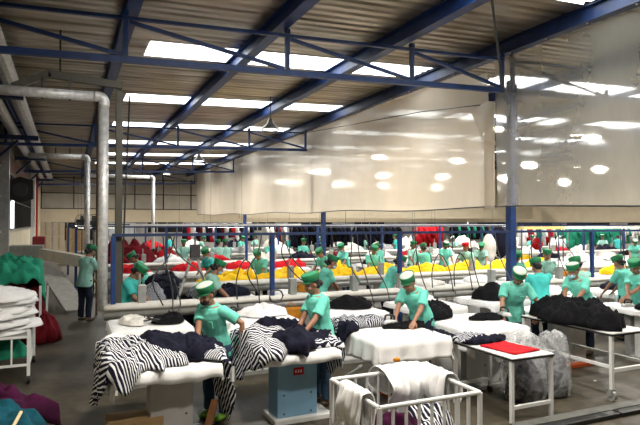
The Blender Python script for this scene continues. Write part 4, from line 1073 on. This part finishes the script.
def sC(i): return {0:[('fine_striped_jersey',.1,0,.38,.32,.24),('navy_cloth',.4,.1,.3,.25,.26)],1:[('navy_cloth',0,-.05,.4,.3,.18),('fine_striped_jersey',-.4,.1,.25,.3,.2)],2:[('ochre_cloth',.2,0,.36,.3,.16)],3:[('ochre_cloth',-.1,0,.42,.3,.2)],5:[('white_cloth',0,0,.4,.3,.1)],7:[('ochre_cloth',0,0,.4,.3,.16)],8:[('yellow_cloth',0,0,.4,.3,.2)]}.get(i, [('off_white_cloth',0,0,.4,.3,.08)])
row(10.2, 1.2, 10, 1.48, 'just behind the nearest pipe', lambda i: sC(i), blue=(0,1), skip=(3,))
def sD(i): return [('yellow_cloth',-.1,-.15,.62,.5,.2),('yellow_cloth',.3,.15,.5,.42,.26)] if 1 <= i <= 8 else ([('navy_cloth',0,0,.42,.35,.25)] if i < 1 else [('white_cloth',0,0,.5,.4,.15)])
row(12.2, 1.9, 13, 1.3, 'in the yellow garment line', sD)
def sE(i): return [('red_cloth',0,0,.5,.35,.2)] if i < 4 else [(('navy_cloth','white_cloth','off_white_cloth','black_cloth','yellow_cloth')[i % 5],0,0,.45,.35,.18)]
row(15.8, 1.6, 14, 1.5, 'in front of the second blue frame', sE)
row(18.0, 1.4, 15, 1.5, 'just behind the second blue frame', lambda i: [(('maroon_cloth','white_cloth','red_cloth','off_white_cloth','navy_cloth')[i % 5],0,0,.5,.4,.3)])
row(22.5, 1.5, 14, 1.7, 'between the second and third blue frames', lambda i: [(('white_cloth','black_cloth','off_white_cloth','striped_jersey')[i % 4],0,0,.5,.4,.35)])
row(27.0, 1.5, 14, 2.0, 'beyond the third blue frame', lambda i: [(('off_white_cloth','red_cloth','white_cloth','navy_cloth')[i % 4],0,0,.55,.4,.5)])
# big heaps seen beyond the lines
def heap(px, py, Y, rx, ry, h, m_, z, label, seed, **k):
    q = atY(px, py, Y); return pile('clothes_heap', (q.x,Y,z), rx, ry, h, m_, label, 'heap of clothes', seed, flat=.5, n=22, **k)
def bin_(x, y, w, l, h, label, m_=WHITEM):
    r = empty('cloth_trolley', (x,y,0), label, 'trolley')
    for sx in (-1,1):
        for sy in (-1,1): MB().bar((sx*w/2,sy*l/2,0),(sx*w/2,sy*l/2,h),.04).build('leg', m_, r)
    MB().box((-w/2,-l/2,h-.04),(w/2,l/2,h)).build('shelf', m_, r)
for px, Y, rx, h, m_, z, lb, sd in ((128,20.0,1.0,.9,DRED,.6,'big maroon heap of clothes behind the grey duct',1),(165,21,.5,.5,RED,.7,'red heap beside the maroon one',2),
        (560,20,.6,.5,WHITEC,.9,'white heap of clothes right of the tall column',3)):
    q = atY(px, 240, Y); bin_(q.x, Y, rx*1.6, rx*1.1, z, 'white trolley carrying the '+lb)
    pile('clothes_heap', (q.x,Y,z+.005), rx, rx*.7, h, m_, lb, 'heap of clothes', sd, flat=.5, n=22)
pile('navy_heap', (1.95,11.3,.0), .55,.45,.75, NAVY, 'dark navy clothes heaped on the floor behind the left work line', 'heap of clothes', 17, flat=.5)
# hanging clothes on rails
def shirt_mesh(m_, seed):
    mb = MB(); R = []
    for z, w, d in ((0,.05,.04),(-.03,.12,.05),(-.07,.21,.06),(-.2,.22,.075),(-.45,.22,.09),(-.75,.25,.11)):
        R.append([V(((w*math.cos(a))*(1+.06*noise.noise(V((a,z*4,seed)))), (d+.02*math.sin(a*5+seed)*min(1,-z*3))*math.sin(a), z)) for a in [2*PI*k/20 for k in range(20)]])
    mb.rings(R)
    for s in (1,-1): mb.tube([(s*.17,0,-.09),(s*.27,0,-.22),(s*.31,0,-.42)], [.06,.06,.065], 10)
    return mb.mesh('hanging_garment', m_, True)
HM = {k: shirt_mesh(m_, i) for i, (k, m_) in enumerate((('navy',NAVY),('red',RED),('white',WHITEC),('green',GRNC),('black',BLACKC),('maroon',DRED),('off-white',OFFW)))}
def rack(px0, px1, Y, ztop, kinds, label, sx=.19):
    a = atY(px0, 230, Y).x; b = atY(px1, 230, Y).x
    r = empty('clothes_rack', (a,Y,0), label, 'clothes rack')
    MB().tube([(0,0,ztop),(b-a,0,ztop)], .02, 8).build('rail', GREYM, r)
    for x in (0, b-a):
        MB().tube([(x,0,.03),(x,0,ztop)], .02, 8).build('upright', GREYM, r); MB().box((x-.03,-.3,0),(x+.03,.3,.03)).build('foot', GREYM, r)
    n = int((b-a)/sx)
    for k in range(n):
        kd = kinds[k % len(kinds)]
        o = bpy.data.objects.new('hanging_garment', HM[kd]); COL.objects.link(o); o.location = (a+(k+.5)*(b-a)/n, Y, ztop-.03); o.rotation_euler = (0,0,PI/2+random.uniform(-.4,.4)); o.scale = (1.15,1.3,random.uniform(.95,1.35))
        tag(o, '%s garment hanging on the rack %s' % (kd, label.split(' rack ')[-1]), 'garment', 'garments hanging on the rack '+label.split(' rack ')[-1])
rack(292, 350, 23.8, 2.0, ['navy','black','navy'], 'steel clothes rack of navy garments left of centre')
rack(356, 398, 23.9, 2.0, ['navy','navy','black'], 'steel clothes rack of navy garments right of centre')
rack(417, 442, 21.6, 2.0, ['red'], 'steel clothes rack of bright red garments')
rack(183, 252, 29.8, 2.1, ['navy','red','white','black','maroon','off-white'], 'steel clothes rack of mixed colours at left')
rack(452, 486, 29.5, 2.0, ['black','navy','green'], 'steel clothes rack of dark garments beyond the red ones')
rack(568, 606, 19.6, 1.95, ['green'], 'steel clothes rack of green garments at right', .22)
rack(520, 562, 22.0, 1.95, ['white','red','off-white','green'], 'steel clothes rack of pale garments right of the tall column', .3)
rack(612, 650, 21.5, 1.95, ['green','white','off-white'], 'steel clothes rack of pale and green garments at the right edge', .3)
rack(262, 288, 28, 2.0, ['off-white','white','maroon'], 'steel clothes rack of pale garments behind the post', .3)
def bigcloth(px, py, Y, rx, ry, h, m_, label, seed):
    q = atY(px, py, Y); mb = MB(); R = []
    for i in range(13):
        t = i/12; rr = math.sin(PI*(.06+.9*t))**.6
        R.append([V((rx*rr*math.cos(a)*(1+.2*noise.noise(V((math.cos(a)*2,t*3,seed)))), ry*rr*math.sin(a)*(1+.25*noise.noise(V((math.sin(a)*2,t*4,seed)))), h*(t-1))) for a in [2*PI*k/24 for k in range(24)]])
    r = empty('hanging_bundle', (q.x,Y,q.z), label, 'bundle')
    mb.rings(R).build('cloth', m_, r, smooth=True)
    MB().tube([(0,0,-.05),(0,0,max(.1,2.03-q.z))], .012, 6).build('hook', DGREY, r)
bigcloth(498, 227, 17.0, .50, .35, 1.25, NAVY, 'large navy bundle hanging from the second frame left of the tall column', 3)
bigcloth(489, 234, 15.4, .28, .2, 1.0, OFFW, 'off-white cloth hanging beside the navy bundle', 6)
bigcloth(537, 238, 15.2, .2, .18, .42, RED, 'small red bundle hanging right of the tall column', 7)
# shelves / fluorescent trays over the right-hand lines
for i, (x0, x1, Y, z, m_, lb) in enumerate(((14.2,16.1,14.75,1.93,mat('pale_yellow_paint',(.75,.6,.2),.6),'shallow pale yellow shelf over the lines right of the tall column'),(16.3,23,15.0,1.93,WHITEM,'long white overhead tray at right'),(9,18,20.0,1.98,WHITEM,'white overhead tray farther back at right'),(2,8.5,20.9,2.02,WHITEM,'white overhead tray in the middle of the hall'))):
    r = empty('overhead_tray', (x0,Y,z), lb, 'tray')
    MB().box((0,-.15,-.03),(x1-x0,.15,.06)).build('tray', m_, r)
    for k in range(5): MB().bar(((x1-x0)*(k+.1)/4.4,0,-z),((x1-x0)*(k+.1)/4.4,0,-.03),.03).build('upright', BLUED, r)
# fluorescent battens in far lines
for i, (x0, Y) in enumerate([(1+4.5*k, Yy) for Yy in (20.95,27.5) for k in range(5)]):
    r = empty('tube_lamp', (x0,Y,1.98), 'white fluorescent batten hanging over the back lines, %s of the ten' % ORD[i], 'tube lamp', 'fluorescent battens over the back lines')
    MB().box((-.75,-.05,0),(.75,.05,.05)).build('housing', WHITEM, r); MB().tube([(-.7,0,-.02),(.7,0,-.02)], .018, 8).build('tube', LAMP, r)
    for s in (-.6,.6): MB().tube([(s,0,.05),(s,0,3.2)], .005, 5).build('suspension_wire', DGREY, r)
# hoses hanging from the frames
def hose(Y, px, ybot, zt_, label, m_, amp, sd, kind=0, r=.010):
    x = atY(px, 240, Y).x; zb_ = atY(px, ybot, Y).z
    if kind == 0: pts = [(x,Y,zt_),(x+amp*.3,Y-.05,(zt_*2+zb_)/3),(x+amp,Y-.2,(zt_+2*zb_)/3),(x+amp*.7,Y-.5,zb_)]
    elif kind == 1: pts = [(x,Y,zt_),(x-amp*.2,Y-.1,zt_-.35),(x+amp*.5,Y-.15,zb_+.02),(x+amp,Y-.1,zb_+.25),(x+amp*.9,Y-.05,zt_-.35),(x+amp*.6,Y,zt_)]
    else: pts = [(x,Y,.8),(x-.02,Y,1.25),(x+amp*.4,Y,1.55),(x+amp,Y,1.3),(x+amp*1.1,Y-.1,.85)]
    tag(MB().tube(pts, r, 8, 6).build('hose', m_, smooth=True), label, 'hose')
HG = mat('dark_green_hose', (.01,.05,.03), .5)
H = [(8.6,163,312,BLK,.1,0,'black hose beside the grey canister at left'),(8.6,175,300,BLK,-.35,0,'black hose slanting left from the first bay of the frame'),(8.6,170,296,HG,.45,0,'dark green hose slanting right in the first bay of the frame'),
     (8.6,262,290,BLK,-.3,0,'black hose left of the second blue post'),(8.6,284,300,HG,.35,0,'dark green hose right of the second blue post'),(8.6,286,282,BLK,.5,1,'black hose hanging in a loop right of the second blue post'),
     (8.6,357,300,BLK,.08,0,'black hose in the middle of the third bay'),(8.6,366,315,BLK,.3,0,'long black hose crossing to the bending worker'),(8.6,352,282,HG,-.12,0,'dark green hose at the left of the third bay'),
     (12.6,414,268,BLK,.5,2,'black hose bent over the person beyond the blue post'),(8.6,415,300,BLK,.02,0,'thin black hose right of the third blue post'),(8.6,470,312,BLK,.05,0,'thin black hose above the black heap'),
     (8.6,433,296,DGREY,.35,2,'grey hose arching over the pipe left of the black heap'),(8.6,455,292,DGREY,.3,2,'grey hose arching over the pipe behind the black heap'),(8.6,238,296,DGREY,.3,2,'grey hose arching over the pipe behind the masked worker'),
     (8.6,555,296,BLK,.1,0,'thin black hose behind the worker leaning left'),(8.6,622,298,BLK,-.05,0,'thin black hose near the right picture edge'),(8.6,495,290,DGREY,.1,0,'thin grey hose left of the tall column'),
     (13.2,560,268,BLK,.35,0,'dark hose slanting beyond the slim right post'),(13.2,530,262,BLK,.45,2,'dark arched hose right of the tall column'),(16.8,330,262,BLK,.2,0,'far black hose left of centre'),(16.8,385,262,BLK,-.3,0,'far black hose right of centre')]
for Y, px, yb, m_, am, kd, lb in H: hose(Y, px, yb, 1.95 if Y < 15 else 2.0, lb, m_, am, 1, kd)
# spring balancer stands (inverted V) in the first bay
r = empty('balancer_stand', (1.75,8.75,0), 'grey steel balancer stand shaped like an inverted V at left', 'stand')
for a, b in (((-.25,0,.85),(.05,0,1.75)),((.05,0,1.75),(.28,0,.85)),((-.12,0,1.3),(.2,0,1.3))): MB().bar(a, b, .035).build('strut', GREYM, r)
MB().bar((.05,0,1.75),(.05,0,1.95),.03).build('hanger', GREYM, r); MB().box((-.02,-.06,1.6),(.12,.06,1.8)).build('pulley_block', DGREY, r)
# irons for the near workers
def iron(x, y, z, rz, label):
    r = empty('steam_iron', (x,y,z), label, 'iron', None, rz)
    mb = MB(); out = [(-.05,.09),(.05,.09),(.052,.0),(.03,-.07),(0,-.115),(-.03,-.07),(-.052,.0)]
    mb.rings([[V((a*k_,b*k_,h_)) for a, b in out] for h_, k_ in ((0,1),(.012,1),(.035,.85),(.055,.6))]).build('body', GREYM, r, bev=.003)
    MB().tube([(0,-.05,.045),(0,-.06,.09),(0,-.02,.11),(0,.05,.11),(0,.065,.05)], .013, 8, 4).build('handle', BLK, r)
iron(5.55,6.08,.845,.3,'steam iron held by the worker facing the camera')
iron(8.15,6.15,.80,1.2,'steam iron under the hand of the worker at the right edge')
iron(3.78,6.22,.84,1.2,'steam iron in the hands of the bending worker')

for i, (x, y) in enumerate(((1.3,8.0),(2.2,7.95),(3.85,8.1),(4.2,7.9),(5.6,8.05))):
    iron(x, y, .80, .5*i, 'idle steam iron on the tables before the nearest pipe, %s from the left' % ORD[i])
tg_ = [V((1.05+.16*math.cos(k*.9)+.03*k*.3, 7.75+.13*math.sin(k*.9), .83+.02*(k % 3))) for k in range(16)] + [V((1.5,8.3,.95)), V((1.45,8.6,1.3))]
tag(MB().tube(tg_, .011, 8, 4).build('hose', BLK, smooth=True), 'tangle of black hose lying on the leftmost table before the pipe', 'hose')
tg_ = [V((3.0+.12*math.cos(k), 8.35+.04*math.sin(k*1.3), .98+.10*math.sin(k))) for k in range(12)]
tag(MB().tube(tg_, .010, 8, 4).build('hose', DGREY, smooth=True), 'coil of grey hose resting against the nearest pipe near the second blue post', 'hose')
q = atY(291, 312, 8.35); r = empty('cloth_bag', (q.x,8.35,.45), 'ochre cloth bag hanging below the nearest pipe by the second blue post', 'bag')
mb = MB(); mb.rings([[V((a*(.17+.02*math.sin(k*5+z*9)),.06*b,z)) for k, (a, b) in enumerate((math.cos(t*PI/8), math.sin(t*PI/8)) for t in range(16))] for z in (0,.08,.2,.3,.34)]).build('sack', ORA, r, smooth=True)
MB().tube([(-.1,0,.32),(0,0,.42),(.1,0,.32)], .008, 6, 4).build('strap', ORA, r)
